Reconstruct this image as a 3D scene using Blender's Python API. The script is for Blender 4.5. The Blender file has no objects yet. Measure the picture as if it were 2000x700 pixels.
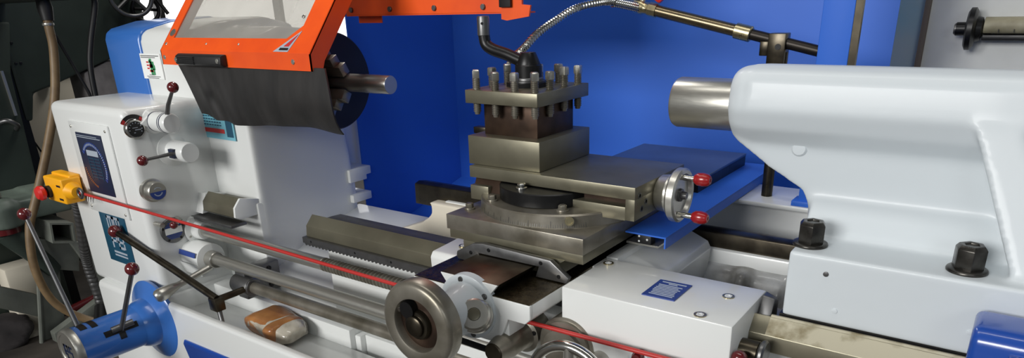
import bpy, bmesh, math, random
from mathutils import Vector, Matrix
random.seed(7)
PI = math.pi
S = bpy.context.scene
COL = S.collection

# ------------------------------------------------------------------ materials
def srgb(r, g, b):
    def f(c):
        c /= 255.0
        return c / 12.92 if c <= .04045 else ((c + .055) / 1.055) ** 2.4
    return (f(r), f(g), f(b), 1)

def mat(name, col, rough=.4, metal=0.0, coat=0.0, noise=0.0, nscale=20, col2=None, bump=0.0, bscale=60, stretch=None, spec=.5, crange=(.35, .7)):
    m = bpy.data.materials.new(name); m.use_nodes = True
    n, l = m.node_tree.nodes, m.node_tree.links
    p = n['Principled BSDF']
    p.inputs['Base Color'].default_value = col
    p.inputs['Roughness'].default_value = rough
    p.inputs['Metallic'].default_value = metal
    p.inputs['Coat Weight'].default_value = coat
    p.inputs['Coat Roughness'].default_value = .08
    p.inputs['Specular IOR Level'].default_value = spec
    tc = n.new('ShaderNodeTexCoord'); mp = n.new('ShaderNodeMapping')
    l.new(tc.outputs['Object'], mp.inputs['Vector'])
    if stretch: mp.inputs['Scale'].default_value = stretch
    if col2 is not None:
        t = n.new('ShaderNodeTexNoise'); t.inputs['Scale'].default_value = nscale; t.inputs['Detail'].default_value = 6
        l.new(mp.outputs['Vector'], t.inputs['Vector'])
        r = n.new('ShaderNodeValToRGB'); r.color_ramp.elements[0].position = crange[0]; r.color_ramp.elements[1].position = crange[1]
        r.color_ramp.elements[0].color = col; r.color_ramp.elements[1].color = col2
        l.new(t.outputs['Fac'], r.inputs['Fac']); l.new(r.outputs['Color'], p.inputs['Base Color'])
    if noise:
        t2 = n.new('ShaderNodeTexNoise'); t2.inputs['Scale'].default_value = nscale * 2.3; t2.inputs['Detail'].default_value = 4
        l.new(mp.outputs['Vector'], t2.inputs['Vector'])
        mr = n.new('ShaderNodeMapRange'); mr.inputs['To Min'].default_value = max(.03, rough - noise); mr.inputs['To Max'].default_value = min(1, rough + noise)
        l.new(t2.outputs['Fac'], mr.inputs['Value']); l.new(mr.outputs['Result'], p.inputs['Roughness'])
    if bump:
        t3 = n.new('ShaderNodeTexNoise'); t3.inputs['Scale'].default_value = bscale; t3.inputs['Detail'].default_value = 5
        l.new(mp.outputs['Vector'], t3.inputs['Vector'])
        b = n.new('ShaderNodeBump'); b.inputs['Strength'].default_value = bump; b.inputs['Distance'].default_value = .002
        l.new(t3.outputs['Fac'], b.inputs['Height']); l.new(b.outputs['Normal'], p.inputs['Normal'])
    return m

M = {}
M['white'] = mat('white_paint', srgb(226, 228, 226), .32, coat=.35, bump=.12, bscale=28)
M['white_cast_dim'] = mat('dimmed_white_paint_on_casting', srgb(206, 213, 217), .46, coat=.12, bump=.22, bscale=34)  # white paint greyed bluish: the tailstock's dimmer light mixed into the colour
M['cream'] = mat('cream_paint', srgb(226, 218, 200), .4, coat=.2, bump=.2, bscale=30)
M['blue'] = mat('blue_paint', srgb(50, 106, 184), .3, coat=.4, bump=.1, bscale=30)
M['blue_deep'] = mat('deep_blue_paint', srgb(28, 72, 160), .25, coat=.5, bump=.15, bscale=40)
M['panel'] = mat('blue_panel_paint', srgb(44, 104, 208), .5, coat=.05)
M['orange'] = mat('orange_paint', srgb(246, 92, 22), .42, coat=.1, col2=srgb(228, 78, 22), nscale=9)
M['steel'] = mat('ground_steel', srgb(152, 147, 136), .34, .65, noise=.12, nscale=14, col2=srgb(108, 103, 90))
M['steel_olive'] = mat('oiled_olive_steel', srgb(132, 128, 110), .36, .65, noise=.1, nscale=9, col2=srgb(112, 108, 92))
M['steel_dark'] = mat('dark_oiled_steel', srgb(84, 78, 66), .32, .9, noise=.12, nscale=18, col2=srgb(50, 45, 38))
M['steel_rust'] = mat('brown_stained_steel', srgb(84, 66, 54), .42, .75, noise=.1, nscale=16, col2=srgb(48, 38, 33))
M['steel_mottled'] = mat('stained_pale_way', srgb(196, 190, 168), .4, .55, nscale=26, col2=srgb(138, 128, 100), crange=(.5, .68))
M['scraped'] = mat('scraped_steel', srgb(96, 86, 66), .3, .9, noise=.2, nscale=70, col2=srgb(62, 54, 40), bump=.35, bscale=130)
M['chrome'] = mat('polished_steel', srgb(205, 203, 196), .16, 1, noise=.06, nscale=20)
M['satin'] = mat('satin_steel', srgb(186, 184, 176), .32, .85, noise=.08, nscale=30, stretch=(1, 1, 6))
M['gunmetal'] = mat('gunmetal', srgb(112, 112, 112), .38, .85, noise=.1, nscale=30)
M['black'] = mat('black_oxide', srgb(24, 24, 25), .35, .35, noise=.08, nscale=30)
M['black_plastic'] = mat('black_plastic', srgb(26, 26, 27), .5)
M['rubber'] = mat('black_rubber', srgb(30, 29, 29), .5, nscale=7, col2=srgb(44, 42, 41), noise=.1, stretch=(3, 1, 1), bump=.12, bscale=25)
M['chuck'] = mat('dark_cast_chuck', srgb(40, 42, 50), .5, .5, nscale=12, col2=srgb(50, 52, 60))
M['maroon'] = mat('maroon_ball', srgb(92, 22, 26), .2, coat=.6)
M['red_knob'] = mat('red_plastic_grip', srgb(150, 22, 26), .28, coat=.4)
M['red_cord'] = mat('red_plastic_cord', srgb(182, 46, 42), .4)
M['red'] = mat('red_plastic', srgb(210, 40, 36), .35)
M['yellow'] = mat('yellow_plastic', srgb(250, 176, 20), .4)
M['label_white'] = mat('white_label', srgb(238, 240, 238), .4)
M['label_blue'] = mat('blue_label', srgb(44, 68, 140), .35)
M['nut'] = mat('blackened_nut', srgb(84, 82, 78), .3, .8, noise=.1, nscale=40, col2=srgb(52, 50, 47))
M['label_navy'] = mat('navy_plate', srgb(24, 34, 62), .45)
M['label_teal'] = mat('teal_plate', srgb(24, 78, 104), .3, coat=.3)
M['label_cyan'] = mat('light_blue_chart', srgb(120, 186, 204), .35)
M['label_silver'] = mat('silver_ink', srgb(168, 178, 190), .35)
M['label_green'] = mat('green_ink', srgb(60, 140, 90), .4)
M['label_red'] = mat('red_ink', srgb(196, 50, 50), .4)
M['label_orange'] = mat('orange_ink', srgb(190, 110, 50), .4)
M['brass'] = mat('brass', srgb(186, 174, 138), .3, 1, noise=.1, nscale=40)
M['pipe'] = mat('bronzed_pipe', srgb(120, 108, 86), .26, .9, noise=.12, nscale=12)
M['pipe_dark'] = mat('dark_pipe', srgb(46, 42, 38), .4, .7)
M['tape'] = mat('brown_packing_tape', srgb(176, 122, 70), .3, coat=.4, nscale=20, col2=srgb(140, 88, 48), bump=.5, bscale=40)
M['film'] = mat('clear_film_wrap', srgb(196, 190, 176), .22, coat=.6, nscale=24, col2=srgb(150, 142, 126), bump=.7, bscale=50)
M['green'] = mat('dark_green_machine_paint', srgb(56, 66, 60), .5, coat=.1, nscale=5, col2=srgb(44, 53, 48), bump=.1, bscale=40)
M['green_light'] = mat('grey_green_paint', srgb(104, 116, 106), .5, nscale=9, col2=srgb(84, 94, 86), bump=.25, bscale=30)
M['grey_stand'] = mat('grey_stand_paint', srgb(116, 120, 112), .55, nscale=7, col2=srgb(92, 95, 88), bump=.2)
M['hose'] = mat('tan_hose', srgb(126, 104, 74), .5, nscale=20, col2=srgb(104, 84, 58))
M['cloth'] = mat('dark_cloth', srgb(58, 54, 54), .9, nscale=14, col2=srgb(40, 37, 38), bump=.6, bscale=30)
M['floor'] = mat('oily_concrete', srgb(72, 66, 60), .7, nscale=5, col2=srgb(46, 42, 38), bump=.3, bscale=20)
M['wall'] = mat('grey_plaster', srgb(150, 150, 146), .8, nscale=3, col2=srgb(130, 130, 126))
M['machine_grey'] = mat('pale_grey_machine_paint', srgb(214, 216, 214), .5, nscale=4, col2=srgb(190, 192, 190), bump=.1)
M['machine_bluegrey'] = mat('blue_grey_machine_paint', srgb(160, 196, 210), .5, nscale=4, col2=srgb(196, 202, 204))
M['white_grimy_shaded'] = mat('grimy_shaded_white_casting', srgb(206, 208, 208), .3, coat=.3, nscale=11, col2=srgb(120, 118, 112), crange=(.4, .68), bump=.4, bscale=25)  # grey noise puts the bed interior's shading, plus grime, into the paint
M['aluminium'] = mat('brushed_aluminium', srgb(206, 204, 196), .34, .9, noise=.08, nscale=40)
M['olive_cast'] = mat('olive_cast_sleeve', srgb(168, 162, 138), .55, nscale=18, col2=srgb(128, 122, 98), bump=.4)
M['edge_shade'] = mat('brown_edge_shade', srgb(112, 100, 90), .6)  # brown carries the shading of the grey machine's corner edge
M['mauve'] = mat('mauve_grey_cast_iron', srgb(112, 108, 108), .6, nscale=18, col2=srgb(92, 88, 88))
M['cover_steel'] = mat('blue_grey_cover_steel', srgb(112, 124, 138), .32, .85, noise=.08, nscale=5)

def glass_mat():
    m = bpy.data.materials.new('scratched_polycarbonate'); m.use_nodes = True
    n, l = m.node_tree.nodes, m.node_tree.links
    out = n['Material Output']; n.remove(n['Principled BSDF'])
    tr = n.new('ShaderNodeBsdfTransparent'); tr.inputs['Color'].default_value = (.74, .73, .70, 1)
    gl = n.new('ShaderNodeBsdfGlossy'); gl.inputs['Roughness'].default_value = .14; gl.inputs['Color'].default_value = (.9, .9, .9, 1)
    df = n.new('ShaderNodeBsdfDiffuse'); df.inputs['Color'].default_value = (.62, .6, .55, 1)
    mx1 = n.new('ShaderNodeMixShader'); mx2 = n.new('ShaderNodeMixShader')
    tc = n.new('ShaderNodeTexCoord'); t = n.new('ShaderNodeTexNoise'); t.inputs['Scale'].default_value = 6
    l.new(tc.outputs['Object'], t.inputs['Vector'])
    mr = n.new('ShaderNodeMapRange'); mr.inputs['To Min'].default_value = .18; mr.inputs['To Max'].default_value = .5
    l.new(t.outputs['Fac'], mr.inputs['Value']); l.new(mr.outputs['Result'], mx1.inputs['Fac'])
    l.new(tr.outputs[0], mx1.inputs[1]); l.new(df.outputs[0], mx1.inputs[2])
    mx2.inputs['Fac'].default_value = .16
    l.new(mx1.outputs[0], mx2.inputs[1]); l.new(gl.outputs[0], mx2.inputs[2])
    l.new(mx2.outputs[0], out.inputs['Surface'])
    return m
M['pane'] = glass_mat()

def emit(name, col, s):
    m = bpy.data.materials.new(name); m.use_nodes = True
    p = m.node_tree.nodes['Principled BSDF']
    p.inputs['Base Color'].default_value = (.8, .8, .8, 1)
    p.inputs['Emission Color'].default_value = col; p.inputs['Emission Strength'].default_value = s
    return m
M['daylight'] = emit('daylight_behind_glass', (1, 1, 1, 1), 2.0)

# ------------------------------------------------------------------ geometry helpers
def B(): return bmesh.new()

def box(bm, x0, x1, y0, y1, z0, z1):
    v = [bm.verts.new((x, y, z)) for x in (x0, x1) for y in (y0, y1) for z in (z0, z1)]
    for f in ((0, 1, 3, 2), (4, 6, 7, 5), (0, 4, 5, 1), (2, 3, 7, 6), (0, 2, 6, 4), (1, 5, 7, 3)):
        bm.faces.new([v[i] for i in f])
    return bm

def prism(bm, pts, axis, a0, a1):
    def P(p, a):
        if axis == 'x': return (a, p[0], p[1])
        if axis == 'y': return (p[0], a, p[1])
        return (p[0], p[1], a)
    A = [bm.verts.new(P(p, a0)) for p in pts]; C = [bm.verts.new(P(p, a1)) for p in pts]
    bm.faces.new(A); bm.faces.new(C[::-1])
    n = len(pts)
    for i in range(n):
        bm.faces.new((A[i], A[(i + 1) % n], C[(i + 1) % n], C[i]))
    return bm

def hexa(bm, lo, hi):
    """two quads (4 points each), joined"""
    A = [bm.verts.new(p) for p in lo]; C = [bm.verts.new(p) for p in hi]
    bm.faces.new(A); bm.faces.new(C[::-1])
    for i in range(4):
        bm.faces.new((A[i], A[(i + 1) % 4], C[(i + 1) % 4], C[i]))
    return bm

def frame_of(d):
    d = Vector(d).normalized()
    up = Vector((0, 0, 1)) if abs(d.z) < .9 else Vector((1, 0, 0))
    a = d.cross(up).normalized(); b = d.cross(a).normalized()
    return d, a, b

def rev(bm, c, d, prof, seg=32, phase=0.0, loop=False):
    """revolve prof [(t along d, r)] about the line c + t d"""
    c = Vector(c); d, a, b = frame_of(d)
    rings = []
    for t, r in prof:
        if r <= 1e-6: rings.append([bm.verts.new(c + d * t)])
        else: rings.append([bm.verts.new(c + d * t + (a * math.cos(2 * PI * k / seg + phase) + b * math.sin(2 * PI * k / seg + phase)) * r) for k in range(seg)])
    for i in range(len(rings) - (0 if loop else 1)):
        p, q = rings[i], rings[(i + 1) % len(rings)]
        for k in range(seg):
            k2 = (k + 1) % seg
            if len(p) == 1 and len(q) == 1: continue
            if len(p) == 1: bm.faces.new((p[0], q[k], q[k2]))
            elif len(q) == 1: bm.faces.new((p[k], q[0], p[k2]))
            else: bm.faces.new((p[k], q[k], q[k2], p[k2]))
    if loop: return bm
    if len(rings[0]) > 1: bm.faces.new(rings[0])
    if len(rings[-1]) > 1: bm.faces.new(rings[-1][::-1])
    return bm

def cyl(bm, c, d, r, t0, t1, seg=32, ch=0.0):
    if ch: return rev(bm, c, d, [(t0, r - ch), (t0 + ch, r), (t1 - ch, r), (t1, r - ch)], seg)
    return rev(bm, c, d, [(t0, r), (t1, r)], seg)

def ball(bm, c, r, seg=24, sc=1.0, d=(0, 0, 1)):
    n = 12
    return rev(bm, c, d, [(-r * sc * math.cos(PI * i / n), r * math.sin(PI * i / n) if 0 < i < n else 0) for i in range(n + 1)], seg)

def torus(bm, c, d, R, r, seg=48, s2=12, sq=1.0):
    c = Vector(c); d, a, b = frame_of(d); rings = []
    for k in range(seg):
        t = 2 * PI * k / seg; e = a * math.cos(t) + b * math.sin(t)
        rings.append([bm.verts.new(c + e * (R + r * math.cos(2 * PI * j / s2)) + d * (r * sq * math.sin(2 * PI * j / s2))) for j in range(s2)])
    for k in range(seg):
        p, q = rings[k], rings[(k + 1) % seg]
        for j in range(s2): bm.faces.new((p[j], q[j], q[(j + 1) % s2], p[(j + 1) % s2]))
    return bm

def smooth_path(pts, sub=8):
    P = [Vector(p) for p in pts]
    if len(P) < 3: return P
    out = []
    for i in range(len(P) - 1):
        p0 = P[i - 1] if i else P[0] * 2 - P[1]; p1, p2 = P[i], P[i + 1]
        p3 = P[i + 2] if i + 2 < len(P) else P[-1] * 2 - P[-2]
        for k in range(sub):
            t = k / sub
            out.append(.5 * ((2 * p1) + (-p0 + p2) * t + (2 * p0 - 5 * p1 + 4 * p2 - p3) * t * t + (-p0 + 3 * p1 - 3 * p2 + p3) * t ** 3))
    out.append(P[-1]); return out

def tube(bm, pts, r, seg=12, smooth=0, rfun=None):
    P = smooth_path(pts, smooth) if smooth else [Vector(p) for p in pts]
    n = len(P); rings = []; prev = None
    for i, p in enumerate(P):
        d = (P[min(i + 1, n - 1)] - P[max(i - 1, 0)]).normalized()
        if prev is None: _, a, b = frame_of(d)
        else:
            a = (prev - d * prev.dot(d)).normalized(); b = d.cross(a)
        prev = a
        rr = rfun(i, n) if rfun else (r[i] if isinstance(r, (list, tuple)) else r)
        rings.append([bm.verts.new(p + (a * math.cos(2 * PI * k / seg) + b * math.sin(2 * PI * k / seg)) * rr) for k in range(seg)])
    for i in range(n - 1):
        for k in range(seg):
            bm.faces.new((rings[i][k], rings[i + 1][k], rings[i + 1][(k + 1) % seg], rings[i][(k + 1) % seg]))
    bm.faces.new(rings[0]); bm.faces.new(rings[-1][::-1])
    return bm

def rects(bm, o, ux, uy, items, th=.0008):
    """thin raised marks: items (a0, a1, b0, b1) on the plane o + a ux + b uy, standing th proud"""
    o, ux, uy = Vector(o), Vector(ux), Vector(uy); n = ux.cross(uy).normalized() * th
    for a0, a1, b0, b1 in items:
        q = [o + ux * a + uy * b for a, b in ((a0, b0), (a1, b0), (a1, b1), (a0, b1))]
        hexa(bm, [p - n * .3 for p in q], [p + n for p in q])
    return bm

def arc_marks(bm, o, ux, uy, R0, R1, t0, t1, n, fill=.6, th=.0008):
    o, ux, uy = Vector(o), Vector(ux), Vector(uy); nn = ux.cross(uy).normalized() * th
    for k in range(n):
        a = t0 + (t1 - t0) * k / n; b = a + (t1 - t0) / n * fill
        q = [o + (ux * math.cos(t) + uy * math.sin(t)) * R for t, R in ((a, R0), (b, R0), (b, R1), (a, R1))]
        hexa(bm, [p - nn * .3 for p in q], [p + nn for p in q])
    return bm

def finish(bm, bev=0.0, seg=2, ang=30):
    bmesh.ops.recalc_face_normals(bm, faces=bm.faces[:])
    if bev:
        es = [e for e in bm.edges if len(e.link_faces) == 2 and e.calc_face_angle(0) > math.radians(ang)]
        bmesh.ops.bevel(bm, geom=es, offset=bev, segments=seg, profile=.5, affect='EDGES', clamp_overlap=True)

def root_loc(o):
    v = Vector((0, 0, 0))
    while o is not None:
        v += o.location; o = o.parent
    return v

def part(name, bm, m, parent=None, bev=0.0, seg=2, ang=30, sharp=38, remesh=0.0, it=4, label=None):
    finish(bm, bev, seg, ang)
    me = bpy.data.meshes.new(name)
    if parent is not None:
        bmesh.ops.translate(bm, vec=-root_loc(parent), verts=bm.verts[:])
    bm.to_mesh(me); bm.free()
    o = bpy.data.objects.new(name, me); COL.objects.link(o)
    if remesh:
        a = o.modifiers.new('r', 'REMESH'); a.mode = 'VOXEL'; a.voxel_size = remesh; a.use_smooth_shade = True
        s = o.modifiers.new('s', 'SMOOTH'); s.factor = .5; s.iterations = it
        dg = bpy.context.evaluated_depsgraph_get()
        me2 = bpy.data.meshes.new_from_object(o.evaluated_get(dg)); o.modifiers.clear(); o.data = me2; me = me2
        for p in me.polygons: p.use_smooth = True
    else:
        for p in me.polygons: p.use_smooth = True
        me.set_sharp_from_angle(angle=math.radians(sharp))
    me.materials.clear(); me.materials.append(M[m] if isinstance(m, str) else m)
    if parent is not None: o.parent = parent
    if label: o['label'] = label
    return o

def tag(o, label, cat, group=None, kind=None):
    o['label'] = label; o['category'] = cat
    if group: o['group'] = group
    if kind: o['kind'] = kind
    return o

def thing(name, label, cat, loc, group=None):
    o = bpy.data.objects.new(name, None); COL.objects.link(o); o.location = loc; o.empty_display_size = .05
    return tag(o, label, cat, group)

def struct(name, bm, m, **k):
    o = part(name, bm, m, **k); o['kind'] = 'structure'; return o

def one(name, bm, m, label, cat, group=None, **k):
    return tag(part(name, bm, m, **k), label, cat, group)

def copy_tree(r, loc):
    c = r.copy(); COL.objects.link(c); c.location = loc
    for ch in r.children:
        d = ch.copy(); COL.objects.link(d); d.parent = c
        for g in ch.children:
            e = g.copy(); COL.objects.link(e); e.parent = d
    return c

def screw(parent, c, d, r=.007, h=.004, name='screw', m='gunmetal', seg=16, slot=True):
    bm = B(); cyl(bm, c, d, r, -.002, h, seg, .001)
    return part(name, bm, m, parent)

def hexbolt(parent, c, d, r, h, name='bolt', m='gunmetal', washer=True, phase=0.2):
    bm = B(); rev(bm, c, d, [(0, r), (h * .85, r), (h, r * .82), (h, 0)], 6, phase)
    if washer: rev(bm, c, d, [(-.001, r * 1.35), (.003, r * 1.35)], 24)
    return part(name, bm, m, parent, bev=.0008, sharp=25)

# ------------------------------------------------------------------ camera
cam = bpy.data.objects.new('camera', bpy.data.cameras.new('camera')); COL.objects.link(cam)
R = Matrix(((0.81079559, -0.19785672, 0.55087497), (0.58454206, 0.32249979, -0.74451627), (-0.03034951, 0.92566009, 0.37713698)))
cam.matrix_world = Matrix.Translation((0, 0, 1.45)) @ R.to_4x4()
cam.data.sensor_width = 36; cam.data.lens = 1353 / 2000 * 36
cam.data.shift_x = 0; cam.data.shift_y = (548 - 350) / 2000
cam.data.clip_start = .02; S.camera = cam

# ------------------------------------------------------------------ room
struct('floor', box(B(), -6.3, 3.5, -3.2, 6.6, -.1, 0), 'floor')
struct('ceiling', box(B(), -6.3, 3.5, -3.2, 6.6, 4.2, 4.3), 'wall')
struct('wall_back', box(B(), -6.3, 3.5, 6.5, 6.7, 0, 4.2), 'wall')
bm = B()
box(bm, -6.2, -6.0, -3.2, 2.95, 0, 4.2); box(bm, -6.2, -6.0, 5.8, 6.5, 0, 4.2)
box(bm, -6.2, -6.0, 2.95, 5.8, 0, .75); box(bm, -6.2, -6.0, 2.95, 5.8, 3.0, 4.2)
struct('wall_left', bm, 'wall')
w = struct('window_1', box(B(), -6.16, -6.13, 2.95, 5.8, .75, 3.0), 'daylight')
bm = B()
box(bm, -6.1, -6.0, 2.95, 3.0, .75, 3.0); box(bm, -6.1, -6.0, 5.75, 5.8, .75, 3.0)
box(bm, -6.1, -6.0, 3.30, 3.345, .75, 3.0); box(bm, -6.1, -6.0, 4.5, 4.545, .75, 3.0)
box(bm, -6.1, -6.0, 2.95, 5.8, .75, .8); box(bm, -6.1, -6.0, 2.95, 5.8, 2.95, 3.0)
part('window_frame', bm, 'black_plastic', w)

# ------------------------------------------------------------------ LATHE: bed, headstock, gearbox, tray
L = thing('lathe', 'white metalworking lathe with bed, headstock, gear box and long chip tray', 'lathe', (-1.0, 1.25, 0))
# bed
bm = B()
box(bm, -1.40, .9, 1.088, 1.135, .60, .925); box(bm, -1.28, .9, 1.42, 1.468, .60, .925)
box(bm, -2.2, -1.702, 1.105, 1.47, .3, .935)
box(bm, -1.75, -1.38, 1.105, 1.49, .3, .70)
prism(bm, [(1.105, .70), (1.49, .70), (1.49, .84), (1.30, .80), (1.105, .72)], 'x', -1.72, -1.40)
box(bm, -1.42, .9, 1.11, 1.44, .3, .66)
box(bm, -1.9, .9, 1.15, 1.43, 0, .32)
part('bed', bm, 'white', L, bev=.006)
bm = B(); prism(bm, [(1.12, .66), (1.43, .66), (1.43, .90), (1.405, .885), (1.375, .82), (1.32, .775), (1.25, .745), (1.12, .72)], 'x', -.95, .9)
for x in (-.90, -.55, -.43, -.325, -.1, .2, .6): prism(bm, [(1.12, .66), (1.428, .66), (1.428, .90), (1.385, .89), (1.35, .83), (1.29, .79), (1.12, .76)], 'x', x, x + .022)
part('bed_trough', bm, 'white_grimy_shaded', L, remesh=.007, it=5, label='painted inside of the bed casting, shading and grime in its colour')
bm = B()
bm = B(); prism(bm, [(-1.322, .921), (-1.312, .902), (-1.320, .880), (-1.355, .856), (-1.43, .828), (-1.53, .795), (-1.53, .70), (-1.0, .70), (-1.0, .921)], 'y', 1.40, 1.47)
box(bm, -1.20, -.95, 1.34, 1.41, .74, .90)
part('bed_end', bm, 'cream', L, remesh=.006, it=5, label='cream painted rounded end of the rear bed rail')
way = [(1.060, .961), (1.037, .937), (1.034, .910), (1.048, .902), (1.15, .902), (1.15, .938), (1.12, .940), (1.085, .940)]
part('front_way', prism(B(), way, 'x', -1.405, .9), 'steel_olive', L, bev=.0012)
part('front_way', prism(B(), way, 'x', -1.865, -1.716), 'steel_olive', L, bev=.0012)
bm = B(); prism(bm, [(1.058, .960), (1.037, .937), (1.034, .910), (1.048, .902), (1.15, .902), (1.15, .938)], 'x', -1.716, -1.708)
part('way_end', bm, 'white', L, bev=.001)
part('way_block', prism(B(), [(1.03, .900), (1.15, .900), (1.15, .935), (1.05, .955)], 'x', -1.90, -1.866), 'white', L, bev=.001)
rw = [(1.432, .958), (1.45, .963), (1.478, .958), (1.478, .898), (1.430, .898)]
part('rear_way', prism(B(), rw, 'x', -1.402, .9), 'steel_dark', L, bev=.002)
part('rear_way', prism(B(), [(1.44, .961), (1.53, .961), (1.53, .935), (1.51, .935), (1.51, .92), (1.44, .92)], 'x', -1.86, -1.690), 'white', L, bev=.002)
part('rear_rail', prism(B(), [(1.44, .88), (1.518, .88), (1.518, .855), (1.44, .855)], 'x', -1.86, -1.685), 'white', L, bev=.002)
part('rear_rail', prism(B(), [(1.44, .81), (1.52, .81), (1.52, .79), (1.44, .79)], 'x', -1.86, -1.685), 'white', L, bev=.002)
# rack under the front way
pts = [(-1.412, .909), (-1.412, .894)]
x = -1.405
while x < -.30:
    pts += [(x, .894), (x + .003, .8885), (x + .006, .8885), (x + .009, .894)]; x += .0125
pts += [(-.29, .894), (-.29, .909)]
bm = B(); prism(bm, pts, 'y', 1.026, 1.05)
rk = part('gear_rack', bm, 'gunmetal', L)
for x in (-1.38, -1.22, -1.10, -.98): screw(rk, (x, 1.0265, .9015), (0, -1, 0), .0035, .001, m='black', name='rack_screw')
part('rack_strip', box(B(), -1.90, -1.70, 1.012, 1.06, .886, .894), 'gunmetal', L, bev=.001)
# headstock
prof = [(1.115, .93), (1.115, 1.365), (1.122, 1.385), (1.14, 1.397), (1.22, 1.416), (1.36, 1.424), (1.46, 1.40), (1.50, 1.33), (1.50, .93)]
bm = B(); prism(bm, prof, 'x', -2.174, -1.90)
prof2 = [(1.115, .60), (1.115, 1.22), (1.122, 1.28), (1.14, 1.33), (1.18, 1.375), (1.26, 1.40), (1.36, 1.39), (1.44, 1.34), (1.45, 1.20), (1.465, .96), (1.465, .60)]
prism(bm, prof2, 'x', -1.95, -1.70)
box(bm, -2.174, -1.72, 1.115, 1.46, .60, .95); box(bm, -2.0, -1.765, 1.38, 1.575, .90, 1.30)
part('headstock', bm, 'white', L, remesh=.0075, it=8)
bm = B(); prism(bm, [(y - (.003 if y < 1.2 else 0), z + .003) for y, z in prof], 'x', -2.379, -2.172)
part('headstock_cover', bm, 'blue', L, bev=.008, seg=3, label='blue painted end cover of the headstock')
# feed gear box
bm = B(); box(bm, -2.332, -1.90, .885, 1.42, .655, 1.212)
part('feed_gearbox', bm, 'white', L, bev=.022, seg=4)
part('panel_plate', box(B(), -2.215, -1.985, .879, .886, .90, 1.165), 'white', L, bev=.004, label='raised white plate around the round speed chart')
bm = B(); box(bm, -2.30, -1.905, .87, 1.44, 0, .66)
part('pedestal', bm, 'white', L, bev=.02, seg=3)
# round speed chart
pl = part('speed_chart', box(B(), -2.178, -2.030, .8765, .8795, .963, 1.136), 'label_navy', L, bev=.0008, label='dark navy plate with a round speed chart')
o = (-2.104, .8765, 1.045); ux, uy = (1, 0, 0), (0, 0, 1)
bm = B()
arc_marks(bm, o, ux, uy, .056, .0675, math.radians(-40), math.radians(150), 26, .7)
part('chart_ring', bm, 'label_blue', pl)
bm = B()
arc_marks(bm, o, ux, uy, .0585, .064, math.radians(-30), math.radians(140), 30, .4, .0012)
rects(bm, o, ux, uy, [(-.032, .034, .028, .044)])
rects(bm, o, ux, uy, [(-.068, .068, .078, .080), (-.068, .05, .083, .0845)])
part('chart_lettering', bm, 'label_silver', pl)
bm = B(); rects(bm, o, ux, uy, [(-.03, .035, .020 - i * .009, .0215 - i * .009) for i in range(7)] + [(-.03, -.0285, -.04, .026), (.0335, .035, -.04, .026), (.0, .0015, -.04, .026)])
part('chart_grid', bm, 'label_teal', pl)
bm = B(); arc_marks(bm, o, ux, uy, .060, .066, math.radians(190), math.radians(262), 14, .35)
part('chart_marks', bm, 'label_orange', pl)
for x, z in ((-2.2, 1.15), (-2.0, 1.15), (-2.2, .915), (-2.0, .915)): screw(L, (x, .879, z), (0, -1, 0), .004, .002, m='satin')
# lower teal maker's plate
pl = part('maker_plate', box(B(), -2.177, -2.027, .8825, .886, .748, .911), 'label_teal', L, bev=.0008, label='teal plate with upright silver block letters')
bm = B(); o = (-2.135, .8825, .775)
def glyph(kind, a, b, s):
    q = []
    if kind == 'Z': q = [(0, 1, .82, 1), (0, 1, 0, .18), (.55, .8, .5, .85), (.2, .45, .15, .5)]
    if kind == 'M': q = [(0, .18, 0, 1), (.41, .59, 0, .8), (.82, 1, 0, 1), (.0, 1, .82, 1)]
    if kind == 'B': q = [(0, .2, 0, 1), (0, .8, .82, 1), (.8, 1, .55, .95), (0, .85, .42, .58), (.8, 1, .05, .45), (0, .8, 0, .18)]
    if kind == 'P': q = [(0, .2, 0, 1), (0, .9, .82, 1), (.75, .95, .45, 1), (0, .9, .42, .58)]
    if kind == 'G': q = [(0, .2, 0, 1), (0, .95, .82, 1), (0, .95, 0, .18), (.75, .95, 0, .5), (.45, .95, .42, .56)]
    return [(a + x0 * s * .8, a + x1 * s * .8, b + y0 * s, b + y1 * s) for x0, x1, y0, y1 in q]
rects(bm, o, ux, uy, glyph('M', 0, .075, .045) + glyph('M', .038, .075, .045) + glyph('P', .002, .02, .045) + glyph('B', .04, .02, .045) + [(0, .075, .004, .010), (0, .075, -.006, -.001)])
part('plate_lettering', bm, 'label_silver', pl)
# sticker on headstock
st = part('sticker', box(B(), -2.183, -2.070, 1.1112, 1.1136, 1.259, 1.331), 'label_white', L, label='white sticker with a green and red emblem')
o = (-2.128, 1.1112, 1.295)
bm = B(); rects(bm, o, ux, uy, [(-.006, .006, -.024, .022), (-.002, .016, .004, .014), (.006, .020, -.010, .004), (.008, .016, -.024, -.006), (-.010, .0, .010, .018)])
part('sticker_emblem', bm, 'label_green', st)
bm = B(); rects(bm, o, ux, uy, [(-.024, -.012, .010, .014), (-.024, -.013, .001, .005), (-.024, -.012, -.008, -.004), (-.010, .010, -.004, .006), (-.012, .008, -.016, -.010)])
part('sticker_lettering', bm, 'label_red', st)
bm = B(); rects(bm, o, ux, uy, [(-.05, .05, .029, .031), (-.05, .03, .0245, .0262)])
part('sticker_heading', bm, 'gunmetal', st)
bm = B(); rects(bm, o, ux, uy, [(-.02, .01, -.025, -.0235), (-.035, .04, -.0295, -.028), (-.03, .03, -.034, -.0325)])
part('sticker_footer', bm, 'gunmetal', st)
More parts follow.
